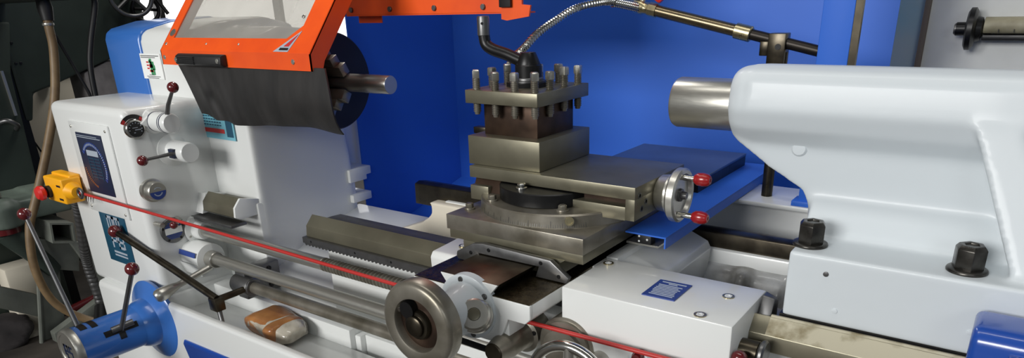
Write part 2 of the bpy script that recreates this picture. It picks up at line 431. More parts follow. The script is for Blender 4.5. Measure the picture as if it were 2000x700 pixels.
# thread chart on the headstock front, behind the flap
ch = part('thread_chart', box(B(), -1.96, -1.760, 1.1095, 1.1125, 1.105, 1.19), 'label_cyan', L, label='light blue thread chart with a red bar')
bm = B(); rects(bm, (-1.955, 1.1095, 1.11), ux, uy, [(.01 , .15, .012, .024)])
part('chart_bar', bm, 'label_red', ch)
bm = B(); rects(bm, (-1.955, 1.1095, 1.11), ux, uy, [(.005 + .0125 * i, .0135 + .0125 * i, .032 + .008 * j, .0355 + .008 * j) for i in range(11) for j in range(6)] + [(.16, .19, .004, .07)])
part('chart_text', bm, 'label_teal', ch)
# oil gauge
g = part('sight_gauge', rev(B(), (-1.9, .910, 1.160), (1, 0, 0), [(-.004, .026), (.006, .027), (.010, .0245), (.010, .021), (.006, .021), (.006, 0)], 40), 'chrome', L, label='round black dial in a chrome bezel')
part('gauge_face', cyl(B(), (-1.8935, .910, 1.160), (1, 0, 0), .0205, 0, .001), 'black_plastic', g)
bm = B(); arc_marks(bm, (-1.8925, .910, 1.160), (0, 1, 0), (0, 0, 1), .015, .018, math.radians(-30), math.radians(210), 9, .3)
rects(bm, (-1.8925, .910, 1.160), (0, 1, 0), (0, 0, 1), [(-.002, .014, -.003, -.001), (-.008, .006, .003, .0045), (-.006, -.002, -.010, -.008)])
part('gauge_marks', bm, 'label_silver', g)
bm = B(); arc_marks(bm, (-1.8990, .910, 1.160), (0, 1, 0), (0, 0, 1), .028, .038, math.radians(40), math.radians(150), 12, 1, .0012)
part('gauge_label', bm, 'black_plastic', L)
bm = B(); arc_marks(bm, (-1.8980, .910, 1.160), (0, 1, 0), (0, 0, 1), .029, .037, math.radians(36), math.radians(56), 1, 1); arc_marks(bm, (-1.8980, .910, 1.160), (0, 1, 0), (0, 0, 1), .029, .037, math.radians(132), math.radians(152), 1, 1)
part('gauge_warning_mark', bm, 'label_red', L)
# upper selector
k = part('selector_drum', rev(B(), (-1.9, .966, 1.172), (1, 0, 0), [(-.005, .034), (.004, .033), (.010, .026), (.088, .026), (.092, .023), (.092, 0)], 40), 'white', L)
bm = B()
for a0, a1, t0, t1 in ((.012, .018, 60, 150), (.062, .065, -170, 170), (.070, .074, -170, 170)):
    for q in range(int(t0), int(t1), 12):
        pass
    rev(bm, (-1.9, .966, 1.172), (1, 0, 0), [(a0, .0258), (a0, .0264), (a1, .0264), (a1, .0258)], 40)
part('drum_band', bm, 'label_navy', k)
prism(bm := B(), [(.922, 1.172), (.955, 1.196), (.965, 1.146)], 'x', -1.902, -1.884); part('selector_pointer', bm, 'white', L, bev=.004)
lv = part('selector_lever', tube(B(), [(-1.822, .962, 1.185), (-1.800, .962, 1.222), (-1.768, .962, 1.256)], [.0058, .0052, .0042], 12), 'gunmetal', L)
part('lever_ball', ball(B(), (-1.760, .962, 1.267), .0140), 'maroon', lv)
# middle selector
bm = B(); rev(bm, (-1.9, 1.000, 1.088), (1, 0, 0), [(-.004, .044), (.004, .044), (.008, .034), (.012, .028), (.086, .028), (.090, .025), (.090, 0)], 40)
k = part('selector_drum', bm, 'white', L)
part('drum_window', box(B(), -1.860, -1.836, .966, .976, 1.076, 1.100), 'label_navy', k)
lv = part('selector_lever', tube(B(), [(-1.840, .972, 1.090), (-1.845, .93, 1.087), (-1.851, .895, 1.085)], [.0055, .0042, .0042], 12), 'gunmetal', L)
part('lever_ball', ball(B(), (-1.852, .889, 1.084), .0140), 'maroon', lv)
# small dial knob
k = part('index_dial', rev(B(), (-1.9, .918, .992), (1, 0, 0), [(-.004, .032), (.010, .032), (.011, .027), (.030, .026), (.033, .024), (.033, 0)], 40), 'satin', L)
bm = B(); n = 24
pts = [(.918 + .022 * math.cos(t), .992 + .022 * math.sin(t)) for t in [PI + PI * i / n for i in range(n + 1)]]
prism(bm, pts, 'x', -1.8672, -1.8662); part('dial_face', bm, 'label_blue', k)
bm = B(); arc_marks(bm, (-1.8668, .918, .992), (0, 1, 0), (0, 0, 1), .010, .013, math.radians(200), math.radians(340), 10, 1)
arc_marks(bm, (-1.8668, .918, .992), (0, 1, 0), (0, 0, 1), .010, .012, math.radians(30), math.radians(140), 8, 1)
part('dial_mark', bm, 'label_silver', k)
# feed dial with lever
k = part('feed_dial', rev(B(), (-1.9, .950, .868), (1, 0, 0), [(-.002, .036), (.005, .037), (.007, .035), (.007, 0)], 40), 'gunmetal', L)
bm = B(); rects(bm, (-1.893, .950, .868), (0, 1, 0), (0, 0, 1), [(-math.sqrt(.026 ** 2 - z * z), math.sqrt(.026 ** 2 - z * z), z - .0018, z + .0018) for z in (-.022, -.017, -.012, .012, .017, .022)])
part('dial_stripes', bm, 'label_blue', k)
part('dial_label', rects(B(), (-1.893, .950, .868), (0, 1, 0), (0, 0, 1), [(-.025, .025, -.009, .009)]), 'label_white', k)
for t in range(5): screw(k, (-1.893, .950 + .031 * math.cos(t * 1.256 + .3), .868 + .031 * math.sin(t * 1.256 + .3)), (1, 0, 0), .0035, .002, m='black')
lv = part('feed_lever', tube(B(), [(-1.895, .968, .900), (-1.86, .958, .903), (-1.84, .93, .900)], [.006, .006, .005], 12), 'satin', L)
part('lever_ball', ball(B(), (-1.838, .926, .899), .011), 'maroon', lv)
part('detent_pin', cyl(B(), (-1.9, .908, .898), (1, 0, 0), .007, -.002, .035, 20), 'satin', L)
# lead screw flange and feed rod bracket
k = part('screw_flange', rev(B(), (-1.9, 1.022, .852), (1, 0, 0), [(-.002, .042), (.014, .042), (.016, .028), (.042, .026), (.045, .023), (.045, 0)], 40), 'white', L)
for t in range(6): screw(k, (-1.886, 1.022 + .034 * math.cos(t * 1.047 + .4), .852 + .034 * math.sin(t * 1.047 + .4)), (1, 0, 0), .004, .002, m='satin')
bm = B(); prism(bm, [(1.000 + .044 * math.cos(t), .782 + .044 * math.sin(t)) for t in [i * PI / 16 - .3 for i in range(20)]] + [(.95, .775), (.965, .735), (1.01, .728), (1.04, .75)], 'x', -1.905, -1.815)
k = part('feed_bracket', bm, 'white', L, bev=.002)
bm = B(); c0 = (-1.865, 1.000, .782)
part('bracket_label', rects(B(), (-1.905, .9535, .795), (1, 0, 0), (0, .35, .94), [(.004, .086, .0, .014)]), 'label_blue', k)
part('shaft_collar', cyl(B(), (-1.825, 1.0, .782), (1, 0, 0), .024, 0, .040, 32, .002), 'satin', L)
lv = part('plunger_handle', rev(B(), (-1.80, .985, .764), (-.10, -.72, -.19), [(0, .009), (.10, .009), (.112, .012), (.135, .017), (.15, .019), (.162, .0175), (.168, .012), (.168, 0)], 28), 'satin', L)
# rod bearing block
bm = B(); box(bm, -1.70, -1.655, .995, 1.11, .69, .775); rev(bm, (-1.70, 1.0, .733), (1, 0, 0), [(0, .028), (.075, .028)], 24)
k = part('rod_bearing', bm, 'gunmetal', L, bev=.003)
for z in (.76, .71): screw(k, (-1.654, 1.075, z), (1, 0, 0), .007, .003, m='black')
# chip tray
bm = B()
prism(bm, [(.86, .30), (.86, .676), (.866, .683), (.882, .683), (.888, .676), (.90, .633), (1.03, .628), (1.03, .60), (.89, .58), (.89, .30)], 'x', -1.90, .5)
box(bm, -1.91, -1.284, 1.03, 1.11, .58, .678); box(bm, -1.284, -1.262, 1.045, 1.11, .58, .66); box(bm, -1.262, .5, 1.06, 1.11, .58, .66)
box(bm, -1.92, -1.885, .862, 1.1, .60, .683)
part('chip_tray', bm, 'white', L, bev=.005)
bm = B(); prism(bm, [(-1.785, .590), (-1.795, .575), (-1.70, .34), (-1.30, .34), (-1.20, .585), (-1.215, .60)], 'y', .855, .861)
part('tray_panel', bm, 'blue_deep', L, bev=.003, label='blue plate on the front of the chip tray')
# blue lever barrel
bm = B(); rev(bm, (-1.94, .872, .612), (0, -1, 0), [(0, .117), (.010, .119), (.015, .113), (.020, .090), (.030, .073), (.046, .070), (.056, .066), (.066, .0605), (.068, .059), (.228, .059), (.230, .060), (.232, .060)], 56)
bb = part('lever_barrel', bm, 'blue', L, label='blue cone and barrel carrying two ball levers')
bm = B(); rev(bm, (-1.94, .640, .612), (0, -1, 0), [(-.002, .0615), (.012, .0615), (.018, .057), (.018, .048), (.0165, .047), (.0165, 0)], 48)
part('barrel_cap', bm, 'satin', bb, label='steel end cap with a block monogram')
bm = B(); rects(bm, (-1.964, .6235, .594), ux, uy, [(0, .008, .004, .036), (0, .024, .030, .036), (.018, .024, .020, .036), (.006, .048, .014, .020), (.03, .036, .020, .036), (.03, .048, .030, .036), (.010, .016, -.006, .010), (.010, .048, -.006, -.001), (.042, .048, -.004, .014)])
part('cap_monogram', bm, 'label_navy', bb)
def slot(y0, y1, t0, t1):
    bm = B(); n = 8; lo, hi = [], []
    for i in range(n + 1):
        t = math.radians(t0 + (t1 - t0) * i / n)
        lo.append((-1.94 + .0575 * math.cos(t), .612 + .0575 * math.sin(t))); hi.append((-1.94 + .0597 * math.cos(t), .612 + .0597 * math.sin(t)))
    prism(bm, lo + hi[::-1], 'y', y0, y1); return bm
for y0, y1, t0, t1 in ((.656, .674, 66, 108), (.684, .700, 62, 108), (.70, .79, 22, 38), (.735, .752, 4, 24)):
    part('lever_slot', slot(y0, y1, t0, t1), 'black', bb, bev=.0)
lv = part('shift_lever', tube(B(), [(-1.945, .666, .640), (-1.957, .666, .672), (-2.060, .660, .952)], [.007, .0065, .0055], 14), 'gunmetal', L)
part('lever_ball', ball(B(), (-2.066, .659, .966), .0165), 'maroon', lv)
lv = part('shift_lever', tube(B(), [(-1.895, .745, .635), (-1.873, .744, .660), (-1.748, .748, .836)], [.008, .0065, .006], 14), 'gunmetal', L)
part('lever_ball', ball(B(), (-1.741, .748, .848), .017), 'maroon', lv)
part('lever_pivot', tube(B(), [(-1.888, .720, .648), (-1.878, .775, .655)], .009, 14), 'gunmetal', L)
# rear cover of the bed
bm = B(); box(bm, -.98, .7, 1.62, 1.66, .45, .985); box(bm, -.98, .7, 1.585, 1.75, .985, .996)
part('rear_cover', bm, 'white', L, bev=.003)

# ------------------------------------------------------------------ chuck and work
C = thing('lathe_chuck', 'dark round three jaw chuck on the spindle behind the orange guard', 'chuck', (-1.60, 1.26, 1.26))
part('chuck_body', rev(B(), (-1.70, 1.26, 1.26), (1, 0, 0), [(0, .11), (.06, .11), (.062, .122), (.07, .125), (.205, .125), (.21, .121), (.21, .03), (.16, .03), (.16, 0)], 64), 'chuck', C)
for a in (118, 238, 358):
    t = math.radians(a); d = Vector((0, math.cos(t), math.sin(t))); s = Vector((0, -math.sin(t), math.cos(t)))
    bm = B()
    for r0, r1, x1 in ((.0245, .052, -1.430), (.052, .074, -1.448), (.074, .094, -1.466)):
        base = Vector((0, 1.26, 1.26))
        q = [base + d * r + s * w for r, w in ((r0, -.013), (r1, -.013), (r1, .013), (r0, .013))]
        hexa(bm, [(-1.492, p.y, p.z) for p in q], [(x1, p.y, p.z) for p in q])
    part('chuck_jaw', bm, 'steel', C, bev=.0015)
bm = B(); rev(bm, (-1.52, 1.26, 1.26), (1, 0, 0), [(0, .0185), (.085, .0185), (.087, .0225), (.145, .0225), (.147, .0232), (.195, .0232), (.198, .0228), (.232, .0228), (.234, .0215), (.234, 0)], 40)
one('steel_shaft', bm, 'satin', 'short turned steel shaft gripped in the dark chuck', 'workpiece')

# ------------------------------------------------------------------ orange chuck guard
G = thing('chuck_guard', 'orange framed chuck guard with clear window and hanging black rubber flap', 'guard', (-1.63, 1.2, 1.31))
T = Vector((0, .628, .778)); N = Vector((0, .778, -.628)); P0 = Vector((0, 1.050, 1.348))
def gp(x, s, n=0): v = P0 + T * s + N * n; return (x, v.y, v.z)
def gquad(bm, pts, th=.003): hexa(bm, [gp(x, s, 0) for x, s in pts], [gp(x, s, th) for x, s in pts])
XL, XR, ST = -1.946, -1.318, .42
bm = B()
gquad(bm, [(XL, 0), (-1.910, 0), (-1.910, ST), (XL, ST)])
gquad(bm, [(-1.910, 0), (-1.385, 0), (-1.385, .040), (-1.910, .040)])
gquad(bm, [(-1.385, 0), (XR, 0), (XR, ST), (-1.385, ST)])
gquad(bm, [(-1.425, .040), (-1.385, .040), (-1.385, .075)] + [(-1.386, .0745)])
gquad(bm, [(-1.910, ST - .05), (-1.385, ST - .05), (-1.385, ST), (-1.910, ST)])
hexa(bm, [(XL, 1.050, 1.311), (XR, 1.050, 1.311), (XR, 1.050, 1.349), (XL, 1.050, 1.349)], [(XL, 1.053, 1.311), (XR, 1.053, 1.311), (XR, 1.053, 1.349), (XL, 1.053, 1.349)])
for x0, x1 in ((XL, XL + .003), (XR - .003, XR)):
    A = [(1.050, 1.311), (1.050, 1.348), gp(0, ST)[1:], gp(0, ST, .042)[1:], gp(0, .012, .042)[1:], (1.082, 1.311)]
    prism(bm, A, 'x', x0, x1)
gf = part('guard_frame', bm, 'orange', G, bev=.0)
for x, s in ((-1.93, .06), (-1.928, .19), (-1.93, .02), (-1.74, .022), (-1.60, .022), (-1.40, .10)):
    c = gp(x, s, -.0)
    screw(gf, c, tuple(-N), .0045 if s != .022 else .003, .002, name='guard_screw', m='satin')
for x in (-1.93, -1.38): screw(gf, (x, 1.050, 1.330), (0, -1, 0), .006, .002, name='guard_screw', m='satin')
bm = B(); c = gp(-1.923, .055, -.0005); rev(bm, c, tuple(-N), [(0, .011), (.002, .011), (.002, 0)], 24); part('guard_seal', bm, 'satin', G)
bm = B(); hexa(bm, [gp(-1.915, .035, .0035), gp(-1.38, .035, .0035), gp(-1.38, ST - .02, .0035), gp(-1.915, ST - .02, .0035)], [gp(-1.915, .035, .0065), gp(-1.38, .035, .0065), gp(-1.38, ST - .02, .0065), gp(-1.915, ST - .02, .0065)])
part('guard_window', bm, 'pane', G, label='clear scratched plastic window')
# grip
bm = B(); prism(bm, [(1.050, 1.312), (1.050, 1.342), (1.040, 1.342), (1.031, 1.337), (1.029, 1.318), (1.038, 1.312)], 'x', -1.845, -1.640)
hd = part('grip_handle', bm, 'black_plastic', G, bev=.003, label='black ribbed plastic grip')
for i in range(5): part('grip_rib', box(B(), -1.835, -1.755, 1.0265, 1.031, 1.317 + i * .0042, 1.319 + i * .0042), 'black_plastic', hd)
for x in (-1.84, -1.652): screw(hd, (x, 1.030, 1.327), (0, -1, 0), .006, .002, m='satin')
# warning triangle
bm = B(); hexa(bm, [gp(-1.452, .004, -.0002), gp(-1.398, .004, -.0002), gp(-1.380, .06, -.0002), gp(-1.3805, .0605, -.0002)], [gp(-1.452, .004, -.001), gp(-1.398, .004, -.001), gp(-1.380, .06, -.001), gp(-1.3805, .0605, -.001)])
wt = part('warning_sticker', bm, 'label_silver', G, label='worn triangular warning sticker')
bm = B(); hexa(bm, [gp(-1.420, .018, -.0011), gp(-1.402, .018, -.0011), gp(-1.386, .050, -.0011), gp(-1.3865, .0505, -.0011)], [gp(-1.420, .018, -.0018), gp(-1.402, .018, -.0018), gp(-1.386, .050, -.0018), gp(-1.3865, .0505, -.0018)])
part('warning_mark', bm, 'label_red', wt)
bm = B(); hexa(bm, [gp(-1.432, .008, -.0011), gp(-1.400, .008, -.0011), gp(-1.400, .014, -.0011), gp(-1.430, .014, -.0011)], [gp(-1.432, .008, -.0018), gp(-1.400, .008, -.0018), gp(-1.400, .014, -.0018), gp(-1.430, .014, -.0018)])
part('warning_text', bm, 'black_plastic', wt)
# rubber flap
ctl = [(0, -1.832, 1.182), (.17, -1.740, 1.171), (.34, -1.650, 1.163), (.60, -1.500, 1.172), (.82, -1.383, 1.177), (1, -1.270, 1.168)]
def lerp_ctl(u):
    for (a, xa, za), (b, xb, zb) in zip(ctl, ctl[1:]):
        if u <= b + 1e-9:
            t = (u - a) / (b - a); return xa + (xb - xa) * t, za + (zb - za) * (t * t * (3 - 2 * t))
bm = B(); nu, nv = 60, 18; grid = {}
for i in range(nu + 1):
    u = i / nu; xb, zb = lerp_ctl(u); xt = -1.888 + u * .606
    for j in range(nv + 1):
        v = j / nv
        x = xt + (xb - xt) * v ** .8 + .022 * u * u * math.sin(PI * v)
        z = 1.318 + (zb - 1.318) * v
        y = 1.056 + .012 * v * (1 - u) + u * (-.020 * math.sin(PI * v * .85) + .030 * v ** 4) - .012 * math.exp(-((u - .12 - .05 * v) / .04) ** 2) * v - .010 * math.exp(-((u - .27 - .04 * v) / .05) ** 2) * v + .003 * math.sin(u * 40) * v * (1 - u)
        for k in (0, 1): grid[i, j, k] = bm.verts.new((x, y + .004 * k, z))
for i in range(nu):
    for j in range(nv):
        bm.faces.new([grid[i, j, 0], grid[i + 1, j, 0], grid[i + 1, j + 1, 0], grid[i, j + 1, 0]])
        bm.faces.new([grid[i, j, 1], grid[i, j + 1, 1], grid[i + 1, j + 1, 1], grid[i + 1, j, 1]])
for i in range(nu):
    for j in (0, nv): bm.faces.new([grid[i, j, 0], grid[i + 1, j, 0], grid[i + 1, j, 1], grid[i, j, 1]])
for j in range(nv):
    for i in (0, nu): bm.faces.new([grid[i, j, 0], grid[i, j + 1, 0], grid[i, j + 1, 1], grid[i, j, 1]])
part('rubber_flap', bm, 'rubber', G, sharp=60, label='black rubber curtain hanging from the frame')
# hinge arm behind
part('hinge_arm', tube(B(), [(-1.665, 1.40, 1.365), (-1.575, 1.40, 1.437), (-1.40, 1.40, 1.60)], .010, 4), 'satin', G)

# ------------------------------------------------------------------ orange bar of the raised carriage shield
Q = thing('carriage_shield', 'orange sheet metal shield bar raised above the tool post', 'guard', (-1.23, 1.35, 1.42))
bm = B(); box(bm, -1.520, -.945, 1.35, 1.353, 1.421, 1.95); box(bm, -1.520, -.945, 1.35, 1.40, 1.4185, 1.4215)  # upper sheet is out of view, heightened to shade the splash guard
box(bm, -1.518, -1.43, 1.39, 1.393, 1.40, 1.42)
q = part('shield_bar', bm, 'orange', Q)
bm = B(); prism(bm, [(-1.0, 1.62), (-1.0, 1.407), (-.985, 1.404), (-.925, 1.412), (-.920, 1.435), (-.943, 1.437), (-.945, 1.62)], 'y', 1.344, 1.349)
part('end_bracket', bm, 'orange', Q)
part('shield_pad', box(B(), -1.000, -.968, 1.335, 1.343, 1.432, 1.60), 'black_plastic', Q, bev=.002)
for x in (-1.498, -1.355, -1.205, -1.055): screw(q, (x, 1.350, 1.434), (0, -1, 0), .0065, .005, name='shield_screw', m='gunmetal')

# ------------------------------------------------------------------ rods
SC = thing('lead_screw', 'long plain and threaded steel lead screw, uppermost of the three rods', 'lead screw', (-1.0, 1.022, .852))
part('plain_shank', cyl(B(), (-1.856, 1.022, .852), (1, 0, 0), .0165, 0, .522, 28, .001), 'satin', SC)
bm = B(); prof = []; t = .0
while t < 1.06:
    prof += [(t, .0128), (t + .0025, .0172), (t + .006, .0172), (t + .0085, .0128)]; t += .0115
rev(bm, (-1.334, 1.022, .852), (1, 0, 0), prof, 28); part('thread', bm, 'steel', SC, sharp=20)
one('feed_rod', cyl(B(), (-1.80, 1.0, .784), (1, 0, 0), .0165, 0, 1.55, 28, .001), 'satin', 'smooth steel feed rod running just under the lead screw', 'rod')
CR = thing('control_rod', 'lowest steel rod with an arm and long maroon ball lever', 'rod', (-1.3, 1.0, .733))
part('rod', cyl(B(), (-1.66, 1.0, .733), (1, 0, 0), .0165, 0, 1.41, 28, .001), 'steel', CR)
part('rod_collar', cyl(B(), (-1.648, 1.0, .733), (1, 0, 0), .026, 0, .026, 28, .002), 'gunmetal', CR)
part('lever_arm', tube(B(), [(-1.635, .985, .733), (-1.635, .893, .733)], .0095, 14), 'steel_dark', CR)
lv = part('control_lever', tube(B(), [(-1.630, .890, .738), (-1.80, .880, .790), (-2.035, .862, .860)], [.010, .0105, .009], 14), 'steel_dark', CR)
part('lever_ball', ball(B(), (-2.050, .861, .864), .0185), 'maroon', lv)
part('joint_block', box(B(), -1.650, -1.616, .876, .904, .706, .742), 'steel_dark', CR, bev=.003)
part('stop_foot', tube(B(), [(-1.630, .890, .712), (-1.616, .885, .668), (-1.604, .885, .658)], [.007, .006, .009], 12), 'gunmetal', CR)

# ------------------------------------------------------------------ carriage (saddle + apron)
K = thing('carriage', 'white carriage of saddle and apron with steel handwheels on the bed', 'carriage', (-.7, 1.2, .90))
bm = B()
box(bm, -.596, -.292, .95, 1.118, .60, .98)                       # apron box
box(bm, -.954, -.592, .99, 1.088, .60, .90)                       # apron behind wheels
prism(bm, [(1.004, .90), (1.002, .951), (1.01, .962), (1.11, .967), (1.11, .90)], 'x', -.954, -.85)
part('apron', bm, 'white', K, bev=.0035)
bm = B(); prism(bm, [(-.888, .958), (-.888, .940), (-.878, .930), (-.832, .928), (-.828, .885), (-.815, .872), (-.690, .872), (-.675, .900), (-.665, .925), (-.628, .925), (-.617, .936), (-.617, .962), (-.704, .962), (-.685, .985), (-.818, .985), (-.800, .962), (-.888, .962)], 'y', .882, .890)
prism(bm, [(-.888, .961), (-.888, .940), (-.878, .930), (-.628, .925), (-.617, .936), (-.617, .961)], 'y', .8895, 1.10)
box(bm, -.828, -.668, .8895, 1.0, .874, .94)
box(bm, -.90, -.600, 1.10, 1.46, .935, .964)
box(bm, -.954, -.57, 1.40, 1.52, .925, .98)
part('saddle', bm, 'white', K, bev=.002)
bm = B(); prism(bm, [(-.818, .9855), (-.685, .9855), (-.704, .9635), (-.800, .9635)], 'y', .884, 1.55); part('dovetail_way', bm, 'steel_dark', K, bev=.0006)
part('saddle_way', box(B(), -.886, -.798, .884, 1.5, .960, .964), 'scraped', K)
part('saddle_way', box(B(), -.706, -.619, .884, 1.5, .960, .964), 'scraped', K)
bm = B(); prism(bm, [(-.592, .976), (-.56, .968), (-.505, .945), (-.497, .930), (-.51, .80), (-.60, .80)], 'y', 1.119, 1.41); box(bm, -.60, -.575, 1.12, 1.46, .88, .982)
part('saddle_bridge', bm, 'white', K, bev=.002, sharp=25)
for x, y in ((-.337, 1.058), (-.349, .965), (-.58, 1.092), (-.905, 1.055)):
    zz = .98 if x > -.8 else .9675; bm = B(); rev(bm, (x, y, zz), (0, 0, 1), [(-.002, .0100), (.0016, .0100), (.0016, .0072), (.0006, .0072), (.0006, 0)], 24); q = part('cap_screw', bm, 'brass', K)
    part('screw_socket', rev(B(), (x, y, zz + .0006), (0, 0, 1), [(0, .0068), (.0014, .0064), (.0014, .003), (.0004, .003), (.0004, 0)], 6), 'white', q)
pl = part('data_plate', hexa(B(), [(-.462, .990, .9798), (-.404, .992, .9798), (-.404, 1.068, .9798), (-.462, 1.066, .9798)], [(-.462, .990, .982), (-.404, .992, .982), (-.404, 1.068, .982), (-.462, 1.066, .982)]), 'label_blue', K, label='blue data plate with white text lines')
bm = B(); rects(bm, (-.460, .993, .982), (1, 0, 0), (0, 1, 0), [(.005 + random.uniform(0, .004), .050 - random.uniform(0, .008), .007 + .0062 * i, .0086 + .0062 * i) for i in range(8)] + [(.02, .036, .058, .060), (.006, .05, .064, .066)])
part('plate_text', bm, 'label_silver', pl)
# cross feed housing, wheel, dial knob
bm = B(); rev(bm, (-.752, .890, .932), (0, -1, 0), [(-.002, .062), (.014, .062), (.016, .058), (.018, .050), (.034, .044), (.075, .040), (.080, .036), (.080, 0)], 48)
hs = part('screw_housing', bm, 'white_cast_dim', K, bev=.0)
for t in (35, 100, 165, 285): screw(hs, (-.752 + .053 * math.cos(math.radians(t)), .875, .932 + .053 * math.sin(math.radians(t))), (0, -1, 0), .006, .003, m='gunmetal')
bm = B(); rev(bm, (-.755, .745, .946), (0, 1, 0), [(.014, .0455), (.003, .0465), (-.001, .0485), (-.0025, .053), (-.0015, .070), (.002, .0755), (.008, .078), (.028, .078), (.032, .074), (.032, .050), (.020, .0455)], 72, 0, True)
hw = part('cross_slide_handwheel', bm, 'steel', K, label='large dished steel handwheel')
part('wheel_dish', rev(B(), (-.755, .745, .946), (0, 1, 0), [(.010, .0), (.010, .028), (.0135, .046), (.024, .046), (.024, 0)], 48), 'steel_rust', hw, label='rusty brown dished web')
part('wheel_hub', rev(B(), (-.755, .745, .946), (0, -1, 0), [(-.018, .028), (-.004, .0265), (-.001, .0245), (.0, .019), (.005, .0185), (.007, .016), (.0075, .0)], 36), 'steel_dark', hw)
bm = B(); hexa(bm, [(-.797, .7445, .970), (-.773, .7445, .981), (-.769, .7445, .973), (-.793, .7445, .962)], [(-.797, .757, .970), (-.773, .757, .981), (-.769, .757, .973), (-.793, .757, .962)]); part('folded_crank', bm, 'chrome', hw, bev=.002)
part('crank_recess', rev(B(), (-.771, .742, .972), (0, 1, 0), [(.0, .0150), (.014, .0150), (.014, 0)], 24), 'black', hw)
part('wheel_dial', cyl(B(), (-.755, .772, .946), (0, 1, 0), .056, 0, .018, 48, .001), 'steel', K)
kc, kd = Vector((-.703, .836, .945)), Vector((.40, -.66, .50)).normalized()
bm = B(); rev(bm, kc, kd, [(-.034, .031), (-.020, .031), (-.018, .0285), (-.004, .0285), (-.002, .0265), (.0, .025), (.0, .0118), (-.001, .0112), (-.001, 0)], 40)
kn = part('feed_knob', bm, 'satin', K, label='satin steel knob with an olive centre')
part('knob_centre', rev(B(), kc, kd, [(-.002, .0112), (.001, .0108), (.0014, .009), (.0014, 0)], 24), 'steel_olive', kn)
# stub and lever
bm = B(); rev(bm, (-.680, .99, .866), (0, -1, 0), [(0, .036), (.045, .036), (.048, .029), (.056, .026), (.10, .026), (.102, .025), (.125, .021), (.134, .019), (.136, 0)], 40)
sb = part('clutch_stub', bm, 'steel', K)
for t in (20, 110, 200): screw(sb, (-.680 + .030 * math.cos(math.radians(t)), .944, .866 + .030 * math.sin(math.radians(t))), (0, -1, 0), .0045, .003, m='black')
part('stub_nose', cyl(B(), (-.680, .866, .866), (0, -1, 0), .0192, 0, .012, 32, .002), 'steel_dark', sb)
part('clutch_lever', tube(B(), [(-.700, .862, .866), (-.86, .862, .870)], .006, 12), 'black', K)
# apron dial and chrome handwheel
part('apron_dial', rev(B(), (-.585, .99, .866), (0, -1, 0), [(0, .056), (.042, .056), (.043, .050), (.050, .050), (.051, .038), (.060, .038), (.061, .0)], 56), 'steel', K)
bm = B(); torus(bm, (-.515, .845, .858), (0, 1, 0), .072, .0095, 72, 16)
hw = part('apron_handwheel', bm, 'chrome', K, label='polished chrome rimmed handwheel')
bm = B(); rev(bm, (-.515, .845, .858), (0, 1, 0), [(-.012, .018), (.12, .018)], 24); part('wheel_hub', bm, 'satin', hw)
for a in (90, 210, 330, 30, 150, 270)[:3]:
    t = math.radians(a); bm = B(); tube(bm, [(-.515 + .01 * math.cos(t), .848, .858 + .01 * math.sin(t)), (-.515 + .072 * math.cos(t), .845, .858 + .072 * math.sin(t))], [.013, .010], 12); part('wheel_spoke', bm, 'satin', hw)
bm = B(); rev(bm, (-.438, .985, .880), (0, -1, 0), [(0, .022), (.045, .020), (.05, .012), (.06, .012), (.06, 0)], 24); part('oil_cap', bm, 'white_cast_dim', K)
part('worm_knob', rev(B(), (-.438, .955, .892), (0, -1, 0), [(0, .009), (.022, .011), (.028, .008), (.028, 0)], 16), 'maroon', K)
# way wiper at right end of saddle
bm = B(); hexa(bm, [(-.289, 1.055, .932), (-.289, 1.082, .985), (-.289, 1.105, .985), (-.289, 1.112, .905)], [(-.268, 1.055, .930), (-.268, 1.082, .983), (-.268, 1.105, .975), (-.268, 1.108, .905)])
part('way_wiper', bm, 'gunmetal', K, bev=.003)
# end shaft and disc on apron's right side
part('drive_shaft', cyl(B(), (-.310, 1.004, .918), (1, 0, 0), .020, 0, .048, 28, .002), 'steel_dark', K)
part('shaft_disc', cyl(B(), (-.262, 1.004, .918), (1, 0, 0), .024, 0, .010, 32, .003), 'gunmetal', K)
part('apron_lever', tube(B(), [(-.30, .985, .84), (-.285, .965, .905), (-.283, .963, .915)], .006, 10), 'gunmetal', K)
part('lever_ball', ball(B(), (-.281, .962, .925), .0125), 'maroon', K)
bm = B(); prism(bm, [(-.872, .972), (-.870, .982), (-.827, 1.006), (-.803, 1.0095), (-.647, 1.0045), (-.607, .977), (-.612, .966), (-.680, .966), (-.672, .9875), (-.815, .9875), (-.80, .966), (-.868, .966)], 'y', .992, 1.004)
wp = part('dovetail_wiper', bm, 'gunmetal', K, bev=.002, label='grey pressed steel wiper across the dovetail')
for x, z in ((-.788, .999), (-.667, .996), (-.833, .986), (-.628, .977)): screw(wp, (x, .992, z), (0, -1, 0), .0038, .002, m='black')

